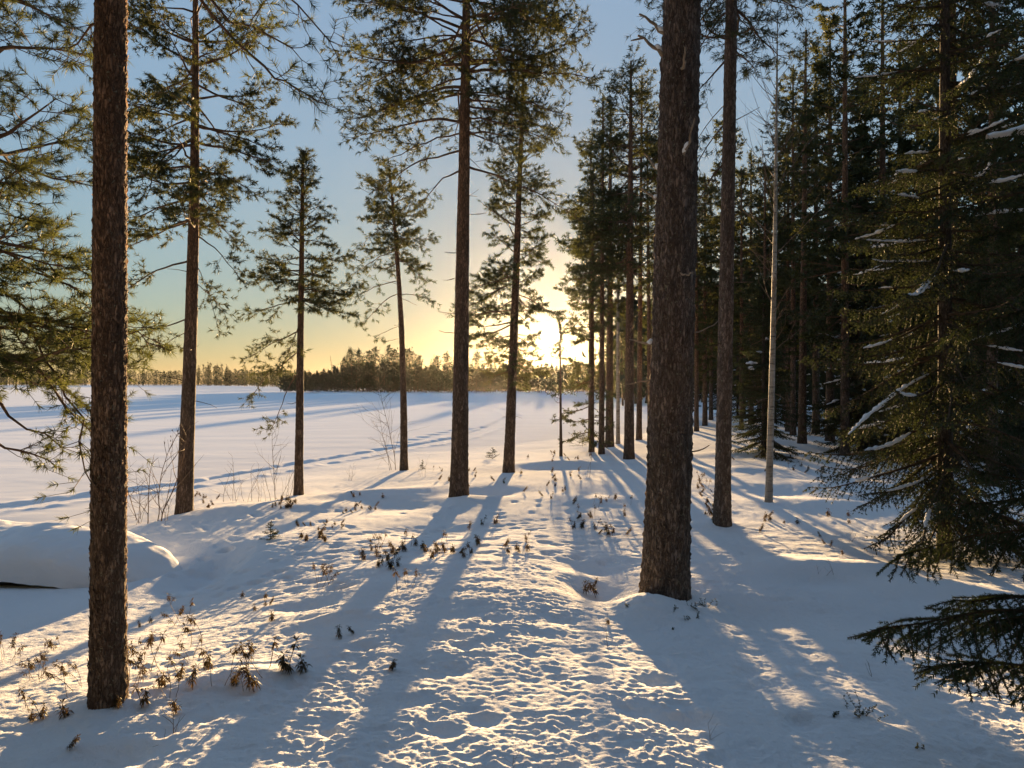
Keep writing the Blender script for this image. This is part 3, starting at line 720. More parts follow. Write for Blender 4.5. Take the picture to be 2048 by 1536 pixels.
def hero(px, py, r0, top, label, seed, cr, rad, tx, **kw):
    """px,py foot; top = row of the tree top; cr = row where the living crown starts; tx column of the stem at the frame's top or the tree's top"""
    loc = at(px, py, .06); h = CAMZ - (top - HZ) / F * loc[1] - loc[2]; zc = CAMZ - (cr - HZ) / F * loc[1] - loc[2]
    return pine(loc, h, r0, label, seed, crown=(zc, h * .98), rad=rad, lean=(leanto(loc, tx, max(top, 0)), 0), **kw)

hx = {}
def ex_375(C, rng, f):
    loc = hx['a']
    for (rpy, tx, ty, r, sag, b) in [(520, 255, 605, .018, .10, .35), (470, 480, 560, .014, .10, .45), (635, 190, 735, .012, .08, .30), (400, 260, 470, .02, .08, .5), (560, 430, 620, .008, .06, .3), (660, 275, 722, .008, .04, .3), (340, 520, 395, .022, .06, .4), (250, 545, 300, .022, .03, .4), (520, 430, 655, .008, .12, .4)]:
        aimed(C, rng, f, loc, 375, rpy, tx, ty, r, .078, .95, b, rng.uniform(-.4, .4), sag)
hx['a'] = at(368, 1024, .06)
hero(368, 1024, .118, -150, 'orange-barked pine with drooping open crown, leaning at the lake edge behind bare alder twigs', 21, 440, 1.75, 388, amp=.004, curve=(.06, 0), dens=.8, gap=.30, per=(4, 6), prof=lambda t: .9 * (1 - t) ** .35 * (.7 + .3 * min(1, t * 4)), extra=ex_375, el=(-.35, .5), dead=6, bare=.35)
hx['b'] = at(597, 990, .05)
def ex_600(C, rng, f):
    loc = hx['b']
    for (rpy, tx, ty, r, sag, b) in [(660, 490, 712, .014, .05, .25), (700, 510, 790, .012, .05, .35), (740, 535, 860, .012, .10, .70), (600, 490, 625, .012, .03, .25), (585, 680, 580, .010, .06, .3), (560, 500, 565, .012, .02, .2), (640, 560, 745, .01, .03, .2), (530, 510, 510, .01, .0, .2), (470, 515, 455, .01, .0, .2)]:
        aimed(C, rng, f, loc, 600, rpy, tx, ty, r, .078, 1.0, b, rng.uniform(-.3, .3), sag)
hero(597, 990, .078, 308, 'short bushy pine with full crown and pointed top, dark trunk beside willow shoots', 22, 600, .95, 606, amp=.003, dens=.8, gap=.24, per=(3, 5), prof=lambda t: (1 - t) ** .8 * .98, el=(-.05, .9), extra=ex_600, dead=5, bare=.12)
hx['c'] = at(808, 940, .05)
def ex_805(C, rng, f):
    loc = hx['c']
    for (rpy, tx, ty, r, sag, b) in [(560, 700, 600, .012, .05, .35), (590, 862, 600, .01, .10, .35), (585, 720, 645, .012, .10, .45), (650, 752, 672, .007, .02, .95), (500, 705, 545, .012, .05, .35), (520, 850, 560, .01, .08, .3), (675, 772, 682, .005, 0, 1), (470, 845, 500, .01, .05, .3), (440, 705, 500, .01, .04, .3)]:
        aimed(C, rng, f, loc, 790, rpy, tx, ty, r, .08, 1.0, b, rng.uniform(-.3, .3), sag)
hero(808, 940, .088, 338, 'slim crooked pine leaning left over the lake, small round sunlit crown', 23, 520, 1.05, 779, amp=.003, curve=(.10, 0), dens=.8, gap=.26, per=(3, 5), prof=lambda t: (1 - t) ** .5 * (.75 + .25 * min(1, t * 4)), el=(-.05, .8), extra=ex_805, dead=3, bare=.2)
hx['d'] = at(918, 990, .06)
def ex_918(C, rng, f):
    loc = hx['d']
    for (rpy, tx, ty, r, sag, b, dy) in [(340, 840, 400, .022, .16, .55, .3), (300, 735, 440 - 60, .024, .06, .5, .2), (330, 1150, 415, .026, .03, .25, .4), (245, 715, 285, .03, .06, .3, -.2), (175, 690, 230, .034, .04, .3, .2), (130, 672, 95, .036, -.03, .3, .1),
                                 (140, 1185, 170, .036, .04, .25, -.2), (120, 1165, 60, .034, -.08, .3, .2), (60, 700, 20, .03, .03, .3, -.3), (35, 1170, 40, .03, .0, .3, .3), (210, 1110, 245, .026, .03, .4, .4), (265, 760, 300, .02, .05, .4, .5),
                                 (40, 800, -40, .03, 0, .3, .2), (0, 700, -40, .03, 0, .3, -.2), (0, 1160, -40, .03, 0, .3, .2), (80, 1140, 120, .03, .03, .3, .5), (90, 690, 150, .03, .03, .3, .6)]:
        aimed(C, rng, f, loc, 925, rpy, tx, ty, r * .75, .078, 1.0, b, dy, sag)
    for _ in range(14):
        q = rng.uniform(-20, 270); sd = rng.choice([-1, 1]); aimed(C, rng, f, loc, 925, q, 925 + sd * rng.uniform(110, 250) * (1 - .3 * abs(q - 120) / 150), q + rng.uniform(-10, 70), .016, .078, 1.0, rng.uniform(.3, .5), rng.uniform(-1.3, 1.3), .05)
hero(918, 990, .135, -330, 'tall straight pine in the centre with broad crown of long heavy limbs', 24, 190, 2.1, 933, amp=.0045, rows=320, n=36, dens=.85, gap=.36, per=(3, 5), el=(-.15, .5), extra=ex_918, dead=13, bare=.35, flare=.22)
hero(1017, 945, .112, 150, 'pine with leaning trunk and long ragged crown just left of the sun', 25, 745, 1.25, 1047, amp=.0035, rows=240, n=28, dens=.75, gap=.24, per=(3, 5), el=(-.35, .7), dead=4, bare=.25,
     prof=lambda t: (1 - t) ** .6 * (.6 + .4 * min(1, t * 3)), azf=lambda az, t: (1.15 if math.sin(az) < 0 else .95) * (.55 if (t < .22 and .1 < math.sin(az) and math.cos(az) < .6) else 1))
hero(1122, 913, .040, 632, 'thin dark sapling pine standing alone just right of the sun', 26, 700, .22, 1120, amp=.002, rows=80, n=12, dens=.4, gap=.35, per=(1, 2), dead=8, r1=.008)
# the row of trees behind the sun's right
hero(1183, 904, .075, 330, 'slender pine with low sweeping green boughs at the left end of the shore row', 27, 860, 1.35, 1186, amp=.002, rows=120, n=14, dens=.55, gap=.34, per=(2, 4), el=(-.25, .5), bare=.15, prof=lambda t: (1 - t) ** .8, ts=.09, m=6, nw=.020, azf=lambda az, t: 1.0 if math.sin(az) < .2 else .45)
hero(1203, 908, .080, 190, 'straight thin dark trunk second in the shore row', 28, 640, 1.35, 1206, amp=.002, rows=120, n=14, dens=.7, gap=.36, per=(2, 4), ts=.09, m=6, nw=.020, dead=6)
hero(1219, 894, .130, 215, 'stout trunk third in the shore row, close behind a thinner one', 29, 600, 1.6, 1221, amp=.003, rows=120, n=16, dens=.7, gap=.36, per=(2, 4), ts=.09, m=6, nw=.020, dead=8)
hero(1258, 918, .125, 122, 'reddish pine with tall dense pointed crown right of the sun, largest of the shore row', 30, 540, 1.85, 1262, amp=.003, rows=200, n=20, dens=.85, gap=.28, per=(3, 5), ts=.09, m=7, nw=.018, dead=8)
hero(1278, 880, .100, 150, 'slim trunk right behind the reddish shore pine', 31, 480, 1.7, 1284, amp=.002, rows=100, n=12, dens=.7, gap=.36, per=(2, 4), ts=.09, m=6, nw=.022, dead=6)
hero(1300, 880, .085, 250, 'slim trunk beside the left edge of the thickest trunk', 32, 520, 1.5, 1294, amp=.002, rows=100, n=12, dens=.65, gap=.38, per=(2, 4), ts=.09, m=6, nw=.022, dead=6)
hero(1236, 888, .065, 400, 'pale birch-like trunk in the middle of the shore row', 33, 560, .8, 1236, amp=.002, rows=100, n=12, dens=.5, gap=.4, per=(2, 3), bark=M_BIRCH, ts=.08, m=6, nw=.018)
# second trunk right of the big one
L_SEC = at(1444, 1049, .06)
def ex_sec(C, rng, f):
    for (rpy, tx, ty, r, sag, b, dy) in [(320, 1392, 420, .014, .14, .55, .0), (240, 1400, 330, .010, .10, .3, .3), (110, 1390, 190, .014, .05, .35, .2), (15, 1380, 130, .012, .04, .3, .3), (45, 1400, 60, .012, .03, .3, -.2), (95, 1520, 110, .009, .10, .35, .2), (20, 1530, 50, .008, .02, .9, .3), (-60, 1610, 10, .012, -.04, .45, .1),
                                 (-40, 1400, 30, .012, .03, .3, .4), (-100, 1570, -20, .012, .04, .4, .1), (200, 1395, 280, .008, .06, .3, .4), (-30, 1320, 20, .012, .04, .4, .5), (280, 1400, 470, .006, .10, .4, .3)]:
        aimed(C, rng, f, L_SEC, 1452, rpy, tx, ty, r, .075, .85, b, dy, sag)
pine(L_SEC, 11.5, .092, 'second trunk, slimmer and darker, right of the thickest trunk', 34, crown=(5.8, 11), rad=1.6, lean=(leanto(L_SEC, 1463, 0), 0), ts=.075, m=12, nw=.008, dens=.8, gap=.35, per=(3, 4), amp=.0055, rows=420, n=48, r1=.03, flare=.25, extra=ex_sec, bark=M_BARK_BIG, dead=3)

# bare birch
def fork(C, rng, p, d, L, r, lev, spread=.45, up=.04, nb=(2, 3), wob=.07):
    n = max(3, int(L / .09)); pts, ds = walk(rng, p, d, L, n, wob, 0, up); C.path(pts, r, r * .45)
    if lev > 0:
        for _ in range(rng.randint(*nb)):
            i = rng.randint(max(1, n // 4), n); dd_ = nrmz(tuple(a + rng.gauss(0, spread) for a in ds[i]))
            fork(C, rng, pts[i], nrmz((dd_[0], dd_[1], dd_[2] + .15)), L * rng.uniform(.4, .75), r * .5, lev - 1, spread, up, nb, wob)
L_BIR = at(1537, 1005, .06)
rootb = empty('birch_tree', L_BIR); tag(rootb, 'bare pale birch with thin straight grey stem right of the two dark trunks', 'tree')
hb = CAMZ - (20 - HZ) / F * L_BIR[1] - L_BIR[2]; fb = stem_fn(hb, .050, .004, (leanto(L_BIR, 1556, 20), 0), (.03, .03), .2)
V, Q = stem_mesh(fb, -.15, hb, 220, 18, 5, .0015); mk('trunk', V, Q, M_BIRCH, rootb, smooth=True)
C = Crown(); rng = random.Random(51)
for z in np.arange(2.2, hb * .98, .14):
    x, y, r = root_pt(fb, z); az = rng.uniform(0, 6.28); L = (1.35 - z / hb) * rng.uniform(.5, 1.1) * 1.25
    if z < 3.4: L *= .5
    fork(C, rng, (x, y, z), nrmz((math.sin(az) * .7, math.cos(az) * .7, .8)), L, .0065, 2, .3, .05)
for (z, s) in ((1.55, -1), (1.62, 1), (2.4, -1)):
    x, y, r = root_pt(fb, z); q, _d = walk(rng, (x, y, z), nrmz((s, .1, .3)), .35, 7, .2, -.15, -.25); C.path(q, .005, .002)
V, Q = crown_wood(C, np.random.RandomState(1)); mk('crown', V, Q, M_SHRUB, rootb)

hero(1604, 887, .118, 60, 'orange-brown pine trunk behind the bare birch, crown high above the small spruce', 35, 380, 1.4, 1612, amp=.003, rows=160, n=18, dens=.6, gap=.30, per=(3, 5), ts=.09, m=6, nw=.022, dead=10)

# ------------------------------------------------------------------ spruces
spruce(at(1527, 914, .08), 4.3, .055, 'small bushy spruce between second dark trunk and birch, skirt spread on the snow', 41, 1.0, zb=.25, gap=.15, per=(5, 7), hang=.35, m=3, ln=.035, nw=.016, bstep=.045, snow=.07, sw=.04, step=.08, sub=.10, el=(-.35, .5))
L_S2 = at(1722, 905, .05)
spruce(L_S2, 8.6, .09, 'dark spruce with snow-dusted branches standing behind the big spruce', 42, 1.55, zb=.3, gap=.20, per=(5, 7), hang=.45, m=3, ln=.042, nw=.020, bstep=.055, snow=.35, sw=.035, step=.09, sub=.11, el=(-.3, .5))
L_S3 = at(1890, 1116, .06)
def ex_s3(W, B, snows, rng, f):
    for (rpy, tx, ty, dy, sn, w_) in [(735, 1640, 868, -.55, (.12, .98), .040), (480, 1700, 487, -.2, (.25, .98), .020), (515, 1703, 527, -.3, (.15, .98), .022), (560, 1770, 600, -.5, (.5, .95), .022), (545, 1860, 560, -.7, (.3, .9), .02), (930, 1695, 975, -.4, (.25, .8), .035),
                                      (300, 1760, 330, -.3, (.4, .9), .018), (400, 1745, 405, -.3, (.5, .9), .015), (900, 1700, 1005, -.2, None, 0), (960, 1730, 1060, -.3, (.5, .8), .03), (700, 2060, 640, -.3, (.3, .9), .02), (440, 2070, 440, -.3, (.3, .9), .022), (985, 1990, 1090, -.4, (.4, .7), .03), (600, 1720, 640, -.1, None, 0), (800, 1725, 830, -.1, (.5, .9), .022), (870, 1760, 900, -.2, None, 0), (1000, 1860, 1120, -.5, (.3, .7), .03), (1010, 2060, 1110, -.1, (.5, .9), .03)]:
        z0 = CAMZ - (rpy - HZ) / F * L_S3[1] - L_S3[2]; x0, y0, r = root_pt(f, z0); dx, z1 = xz(L_S3, tx, ty)
        L = math.dist((x0, y0, z0), (dx, dy, z1)); az = math.atan2(dx - x0, dy - y0); el = math.asin(max(-1, min(1, (z1 - z0) / L)))
        pts = spruce_branch(W, B, rng, (x0, y0, z0), az, el, L, .012, .75, 1.0, .06, .07, (.0, .0), .30, to=(dx, dy, z1))
        if sn:
            a, b = int(sn[0] * (len(pts) - 1)), int(sn[1] * (len(pts) - 1)); p = pts[a:b + 1]
            snows.append(p)
spruce(L_S3, 9.5, .075, 'big dark spruce at right with thick snow lying along its long lower boughs', 43, 1.50, zb=.55, gap=.21, per=(5, 6), hang=.90, m=4, ln=.028, nw=.010, bstep=.040, snow=.42, sw=.021, zmax=7.2, extra=ex_s3, el=(-.35, .4), rows=120,
       prof=lambda t: (1 - t) ** .8 * (.8 if t < .06 else 1))
# nearest spruce, stem outside the frame at right
L_S4 = (3.15, 2.9, hz(3.15, 2.9) - .05)
S4S = []
def ex_s4(W, B, snows, rng, f):
    for (rpy, tx, ty, td, sn, w_) in [(1215, 1757, 1258, 2.55, (.55, .62, .045), 0), (1240, 1900, 1330, 2.45, None, 0), (1100, 1800, 1112, 3.1, None, 0), (1000, 1945, 940, 3.0, None, 0), (1120, 1910, 1200, 2.8, None, 0), (160, 1925, 290, 2.9, (.30, .95, .05), 0), (560, 1915, 660, 3.0, (.4, .75, .03), 0),
                                      (330, 1900, 420, 3.3, None, 0), (420, 1960, 560, 3.1, None, 0), (600, 1960, 800, 3.2, (.4, .7, .025), 0), (860, 1900, 1010, 3.3, None, 0), (60, 1960, 130, 3.2, (.5, .9, .03), 0), (1170, 1990, 1240, 2.7, (.35, .5, .05), 0), (240, 1960, 480, 3.3, None, 0)]:
        z0 = CAMZ - (rpy - HZ) / F * L_S4[1] - L_S4[2]; x0, y0, r = root_pt(f, z0)
        X1 = (tx - 1024) / F * td - L_S4[0]; Y1 = td - L_S4[1]; Z1 = CAMZ - (ty - HZ) / F * td - L_S4[2]
        L = math.dist((x0, y0, z0), (X1, Y1, Z1)); az = math.atan2(X1 - x0, Y1 - y0); el = math.asin((Z1 - z0) / L)
        pts = spruce_branch(W, B, rng, (x0, y0, z0), az, el, L, .010, .62, .95, .045, .045, (.0, .0), .28, to=(X1, Y1, Z1))
        if sn:
            a, b = int(sn[0] * (len(pts) - 1)), int(sn[1] * (len(pts) - 1)); S4S.append((pts[a:b + 1], sn[2]))
r4, _f4 = spruce(L_S4, 6.5, .07, 'nearest spruce at the right edge, only green hanging branch ends in view', 44, .01, zb=6.3, gap=.5, per=(1, 1), hang=.5, m=6, ln=.0155, nw=.0040, bstep=.0085, snow=0, extra=ex_s4)
for s_, w_ in S4S: snow_clump(s_, w_, random.Random(3), r4, lump=.3, n=12)
# ------------------------------------------------------------------ snow-covered boat
def boat():
    root = empty('upturned_boat', (-3.08, 7.38, -.42), 0); tag(root, 'upturned boat buried under a smooth thick snow cover at left, dark hull edge showing', 'boat')
    ax = np.array([-4.6, 1.15]); L = np.linalg.norm(ax); ax = ax / L; nx = np.array([-ax[1], ax[0]])
    def shell(W_, H_, zb, u0, nu, nv, rough, off=0):
        u = np.linspace(0, 1, nu); v = np.linspace(0, math.pi, nv)
        U, Vv = np.meshgrid(u, v, indexing='ij')
        wid = W_ * np.clip(np.sin(np.clip(U * 1.02, 0, 1) * math.pi) ** .5, 0, 1) * .55 + W_ * .45 * sstep(0, .3, U) * sstep(0, .12, 1 - U)
        hh = H_ * sstep(-.02, .36, U) ** .8 * sstep(-.05, .25, 1 - U)
        c = np.cos(Vv); s = np.sin(Vv)
        lat = -np.sign(c) * np.abs(c) ** .8 * wid; z = hh * np.abs(s) ** .62
        lo = (U - 0) * L + u0
        x = ax[0] * lo + nx[0] * -lat; y = ax[1] * lo + nx[1] * -lat
        lift = zb * .65 * sstep(.12, .42, U) - (.16 * (1 - sstep(.05, .2, U)) if rough else 0)
        zz = z + lift
        if rough:
            zz = zz + .05 * perlin3(x * 1.6, y * 1.6, zz * 2, 31) * s + .012 * perlin3(x * 9, y * 9, zz * 9, 32); y = y + .02 * perlin3(x * 3 + 5, y * 3, zz * 5, 33)
        V = np.stack([x, y, zz], -1).reshape(-1, 3)
        i = np.arange(nu - 1)[:, None] * nv; j = np.arange(nv - 1)[None]
        Q = np.stack([i + j, i + j + 1, i + nv + j + 1, i + nv + j], -1).reshape(-1, 4)
        return V, Q
    V, Q = shell(.62, .43, .09, 0, 180, 70, True); V[:, 2] -= .02; V[:, 2] = np.where(V[:, 2] < .10, V[:, 2] , V[:, 2])
    mk('snow_cover', V, Q, M_CLUMP, root, smooth=True)
    V, Q = shell(.56, .34, .02, .75, 60, 24, False); V[:, 2] -= .03
    mk('hull', V, Q, M_HULL, root, smooth=True)
boat()

# ------------------------------------------------------------------ wood behind at right: single trees
protos = []
protos.append(pine(at(1765, 900), 12.5, .135, 'tall dark pine standing between the two big spruces, stem mostly hidden', 61, crown=(4.0, 12.2), rad=1.9, amp=.003, rows=90, n=12, ts=.11, m=6, nw=.03, dens=.5, gap=.42, per=(3, 5), dead=8)[0])
protos.append(pine((3.0, 27, hz(3.0, 27) - .05), 11.5, .11, None, 62, crown=(4.2, 11.3), rad=1.5, amp=.002, rows=60, n=10, ts=.12, m=6, nw=.035, dens=.5, gap=.42, per=(3, 5), dead=8)[0])
protos.append(pine((9.5, 24, hz(9.5, 24) - .05), 12.5, .10, None, 63, crown=(3.0, 12.3), rad=1.6, amp=.002, rows=60, n=10, ts=.12, m=6, nw=.035, dens=.5, gap=.40, per=(3, 5), dead=6)[0])
protos.append(pine((6.8, 30, hz(6.8, 30) - .05), 10.5, .09, None, 64, crown=(2.0, 10.3), rad=1.3, amp=.002, rows=60, n=10, ts=.12, m=6, nw=.035, dens=.55, gap=.36, per=(3, 5), dead=4)[0])
sp = spruce((10.6, 19.5, hz(10.6, 19.5) - .05), 8.0, .08, None, 65, 1.5, zb=.3, gap=.26, per=(5, 6), hang=.5, m=4, ln=.05, nw=.022, bstep=.055, snow=.10, sw=.05, step=.13, sub=.15)[0]
for o, px in zip(protos, (0, 1, 2, 3)): pass
WOOD = 'pines standing deep in the wood at right'
for o in protos[1:]: tag(o, 'slender pine among the crowded dark trees of the wood at right', 'tree', WOOD)
SPW = 'dark spruces deep in the wood at right'
tag(sp, 'dark snow-flecked spruce among the crowded trees of the wood at right', 'tree', SPW)
rw = random.Random(77); n_copy = 0
spots = [(1905, 15, 13, 0), (1985, 12.5, 12, 2), (2075, 14, 12.5, 0), (1690, 17.5, 12.5, 2), (1632, 25, 12.5, 1), (1576, 26, 11, 3), (1502, 31, 12, 1), (1483, 27, 10, 3), (1422, 36, 12, 2), (1393, 27, 9.5, 1), (1410, 31, 11, 3), (1548, 32, 11, 1), (1660, 22, 13, 0),
         (1835, 19, 11, 2), (1875, 27, 13, 2), (1800, 23, 13, 1), (1730, 26, 13, 3), (1372, 33, 10, 3), (1352, 29, 10, 2), (1335, 38, 11, 3), (1318, 34, 10, 1), (1455, 42, 12, 2), (1530, 20, 8, 3)]
for _ in range(62):
    spots.append((rw.uniform(1310, 2180), rw.uniform(28, 90), rw.uniform(9.5, 13.5), rw.randint(0, 3)))
for (px, d, h, k) in spots:
    base = protos[k]; hp = (12.5, 11.5, 12.5, 10.5)[k]
    x = (px - 1024) / F * d; c = copy_tree(base); s = h / hp
    c.location = (x, d, hz(x, d) - .05); c.scale = (s * rw.uniform(.9, 1.15), s * rw.uniform(.9, 1.15), s); c.rotation_euler.z = rw.uniform(0, 6.28)
    c['label'] = 'slender pine among the crowded dark trees of the wood at right'; c['category'] = 'tree'; c['group'] = WOOD
for (px, d, h) in [(1810, 16, 7.5), (2040, 13.5, 7), (1960, 17, 8.5), (2010, 20, 9), (1475, 38, 6), (1580, 36, 7), (1660, 33, 8), (1740, 40, 9), (1900, 34, 9), (1440, 50, 7), (1540, 50, 8), (1840, 45, 9), (1620, 60, 9), (2100, 26, 9), (1765, 21, 7.5), (1700, 55, 9), (1985, 50, 9), (1380, 56, 7), (1660, 24, 4), (1600, 29, 5)]:
    c = copy_tree(sp); x = (px - 1024) / F * d; c.location = (x, d, hz(x, d) - .05); s = h / 8.0
    c.scale = (s * rw.uniform(.85, 1.1), s * rw.uniform(.85, 1.1), s); c.rotation_euler.z = rw.uniform(0, 6.28)
    c['label'] = 'dark snow-flecked spruce among the crowded trees of the wood at right'; c['category'] = 'tree'; c['group'] = SPW

# ------------------------------------------------------------------ far shore
def low_tree(kind, h, seed, tris=520, tw=.16, limbs=True, fat=1.0):
    nr = np.random.RandomState(seed)
    lean = nr.normal(0, .02, 2)
    wood = [(0, 0, -.3, lean[0] * h, lean[1] * h, h * .97, .014 * h if kind != 'snag' else .011 * h, .03)]
    if kind == 'pine': zb, R = h * nr.uniform(.06, .22), h * nr.uniform(.15, .22)
    elif kind == 'tall': zb, R = h * nr.uniform(.55, .65), h * nr.uniform(.14, .19)
    elif kind == 'snag': zb, R = h * .3, h * .06
    else: zb, R = h * .06, h * nr.uniform(.12, .16)
    R *= fat
    pts = []; nl = int(12 + h)
    per = max(1, tris // (nl * 4))
    for i in range(nl):
        t = (i + nr.uniform(0, .8)) / nl; z = zb + (h - zb) * t
        if kind == 'spruce': Rt = R * (1 - t) ** .9 + .05
        elif kind == 'tall': Rt = R * math.sin(math.pi * min(1, t * .8 + .22)) ** .6
        else: Rt = R * (1 - t) ** .6 * min(1, .5 + t * 2)
        for b in range(4):
            az = nr.uniform(0, 6.28); L = Rt * nr.uniform(.55, 1.2); rise = nr.uniform(-.1, .35) * L * (1 if kind != 'spruce' else -1)
            cx, cy = math.cos(az), math.sin(az)
            if limbs: wood.append((lean[0] * z, lean[1] * z, z, cx * L * .9 + lean[0] * z, cy * L * .9 + lean[1] * z, z + rise, .03, .015))
            if kind == 'snag': continue
            u = nr.uniform(.3, 1, per)[:, None]; c = np.array([[cx, cy, 0]]) * L * u + np.array([[lean[0] * z, lean[1] * z, z]]) + np.array([[0, 0, rise]]) * u
            pts.append(c + nr.normal(0, 1, (per, 3)) * np.array([.22 * L + .06, .22 * L + .06, .07 + .02 * h]))
    Vw, Fw = prism(wood)
    if not pts: return Vw, Fw, None, None
    c = np.vstack(pts); n = len(c)
    a = nr.normal(0, 1, (n, 3)); b = nr.normal(0, 1, (n, 3)); s = nr.uniform(.5, 1.3, (n, 1)) * tw
    V = np.stack([c + a * s, c + b * s, c - (a + b) * s * .5], 1).reshape(-1, 3)
    return Vw, Fw, V, np.arange(n * 3).reshape(-1, 3)
def low_thing(kind, h, seed, label, group, tris=520, tw=.16, name=None):
    Vw, Fw, V, T = low_tree(kind, h, seed, tris, tw)
    r = empty(name or {'pine': 'pine_tree', 'tall': 'pine_tree', 'spruce': 'spruce_tree', 'snag': 'dead_tree'}[kind], (0, 0, 0)); tag(r, label, 'tree', group)
    mk('trunk', Vw, Fw, M_LIMB, r)
    if V is not None: mk('crown', V, T, M_FAR, r)
    return r
G1 = 'pines of the dark wooded point across the lake'; LB1 = 'dark pine in the wooded point across the frozen lake'
fp = [low_thing('pine', 8, 200 + i, LB1, G1, 620, .19) for i in range(4)] + [low_thing('spruce', 8, 210 + i, LB1, G1, 620, .17) for i in range(2)]
ft = [low_thing('tall', 10, 220 + i, 'taller pine rising above the wooded point across the frozen lake', 'tall pines above the wooded point', 520, .15) for i in range(3)]
FZ = -.2
def put(o, px, d, h, h0, first):
    c = o if first else copy_tree(o); x = (px - 1024) / F * d; s = h / h0
    c.location = (x, d, FZ); c.scale = (s * rw.uniform(.85, 1.2), s * rw.uniform(.85, 1.2), s); c.rotation_euler.z = rw.uniform(0, 6.28); return c
def sky_row(px):
    """height in metres of the wood's ragged edge at 170 m"""
    xs = [480, 520, 560, 600, 640, 680, 700, 760, 800, 850, 900, 950, 1000, 1100, 1250, 1400]; ys = [752, 747, 745, 746, 740, 732, 722, 720, 720, 729, 729, 730, 728, 726, 724, 722]
    return (768 - np.interp(px, xs, ys)) / F * 170 + 1.85
used = set()
for i in range(150):
    px = 600 + (1330 - 600) * (i + rw.random()) / 150; k = rw.randrange(6); d = 166 + rw.uniform(0, 9) + (10 if px < 650 else 0)
    put(fp[k], px, d, sky_row(px) * rw.uniform(.68, 1.04), 8, k not in used); used.add(k)
used = set()
ORD = 'first second third fourth fifth sixth seventh eighth ninth tenth eleventh twelfth thirteenth fourteenth fifteenth sixteenth'.split()
TALL = sorted([704, 718, 736, 752, 779, 786, 808, 822, 893, 952, 870, 912, 976, 1040, 835, 690])
for (px, row) in [(704, 698), (718, 700), (736, 702), (752, 696), (779, 692), (786, 700), (808, 695), (822, 698), (893, 706), (952, 706), (870, 712), (912, 716), (976, 714), (1040, 710), (835, 712), (690, 716)]:
    k = rw.randrange(3); tp = put(ft[k], px, 174 + rw.uniform(0, 4), (768 - row) / F * 176 + 1.85, 10, k not in used); used.add(k)
    tp['label'] = 'taller pine above the wooded point across the lake, %s of sixteen from the left' % ORD[TALL.index(px)]
c = low_thing('spruce', 8, 240, 'dark pointed spruce standing in the middle of the wooded point', None, 600, .12); put(c, 787, 170, 7.9, 8, True)
c = low_thing('snag', 9, 241, 'bare grey snag leaning at the left end of the wooded point', None); put(c, 668, 180, 9.2, 9, True); c.rotation_euler.y = -.12
c = low_thing('snag', 26, 242, 'tall bare dead tree on the far left shore', None); put(c, 146, 790, 26, 26, True)
# rows behind, and the farther shore: one mass each
def mass(name, items, label, mat=M_FAR, tw=.16, tris=160, wood=M_LIMB, fat=1.35):
    lib = {k: [low_tree(k, 10, 300 + i, tris, tw, False, fat) for i in range(4)] for k in ('pine', 'spruce', 'tall')}
    Wv, Wf, Nv, Nf = [], [], [], []; a = b = 0
    for (px, d, h, k) in items:
        Vw, Fw, V, T = lib[k][rw.randrange(4)]; s = h / 10; an = rw.uniform(0, 6.28); ca, sa = math.cos(an) * s, math.sin(an) * s
        M = np.array([[ca, -sa, 0], [sa, ca, 0], [0, 0, s]]); o = np.array([(px - 1024) / F * d, d, FZ])
        Wv.append(Vw @ M.T + o); Wf.append(Fw + a); a += len(Vw); Nv.append(V @ M.T + o); Nf.append(T + b); b += len(V)
    o = mk(name, np.vstack(Nv), np.vstack(Nf), mat); tag(o, label, kind='stuff')
    w_ = mk(name + '_stems', np.vstack(Wv), np.vstack(Wf), wood, o); tag(w_, kind='stuff'); w_.name = 'stems'
items = []
for i in range(330):
    px = rw.uniform(560, 1340); items.append((px, rw.uniform(176, 230), sky_row(px) * rw.uniform(.82, 1.08), rw.choice(['pine', 'pine', 'spruce', 'tall'])))
for i in range(420):
    px = rw.uniform(560, 1345); items.append((px, rw.uniform(168, 200), rw.uniform(1.5, 4.5), rw.choice(['spruce', 'pine', 'spruce'])))
mass('far_wood', items, 'dense dark wood filling the point across the lake behind its front trees', tris=200, tw=.34)
items = []
for i in range(620):
    px = rw.uniform(-500, 560); row = np.interp(px, [-700, 0, 200, 380, 400, 460, 480, 560], [738, 740, 742, 744, 740, 742, 748, 750]) + rw.uniform(-3, 7)
    d = rw.uniform(785, 900); k = rw.choice(['pine', 'pine', 'tall', 'spruce'])
    if 380 < px < 458 and rw.random() < .45: k = 'spruce'; row = rw.uniform(730, 738)
    items.append((px, d, (768 - row) / F * d + 1.85, k))
for px in (408, 415, 421, 428, 433, 436, 444, 452, 120, 165): items.append((px, 790, (768 - rw.uniform(724, 733)) / F * 790 + 1.85, 'spruce'))
for i in range(420):
    items.append((rw.uniform(-500, 560), rw.uniform(775, 800), rw.uniform(5, 12), rw.choice(['spruce', 'pine'])))
items += [(185, 640, 26, 'tall'), (60, 640, 25, 'tall'), (75, 650, 22, 'pine'), (90, 655, 22, 'pine')]
mass('far_shore_forest', items, 'low even forest line along the far left shore of the lake', tris=110, tw=.30)
items = []
for i in range(300):
    px = rw.uniform(450, 620); d = 165 + (640 - px) / 160 * 615 * rw.uniform(.85, 1.05) if px > 480 else 700
    items.append((px, d + 12, (768 - rw.uniform(738, 750)) / F * d + 1.85, rw.choice(['pine', 'spruce', 'pine'])))
mass('shore_wood', items[:220], 'wood running back along the shore left of the dark point', tris=150, tw=.30)
items = []
for i in range(420):
    items.append((rw.uniform(1230, 2450), rw.uniform(70, 190), rw.uniform(9, 14), rw.choice(['pine', 'spruce', 'tall', 'spruce'])))
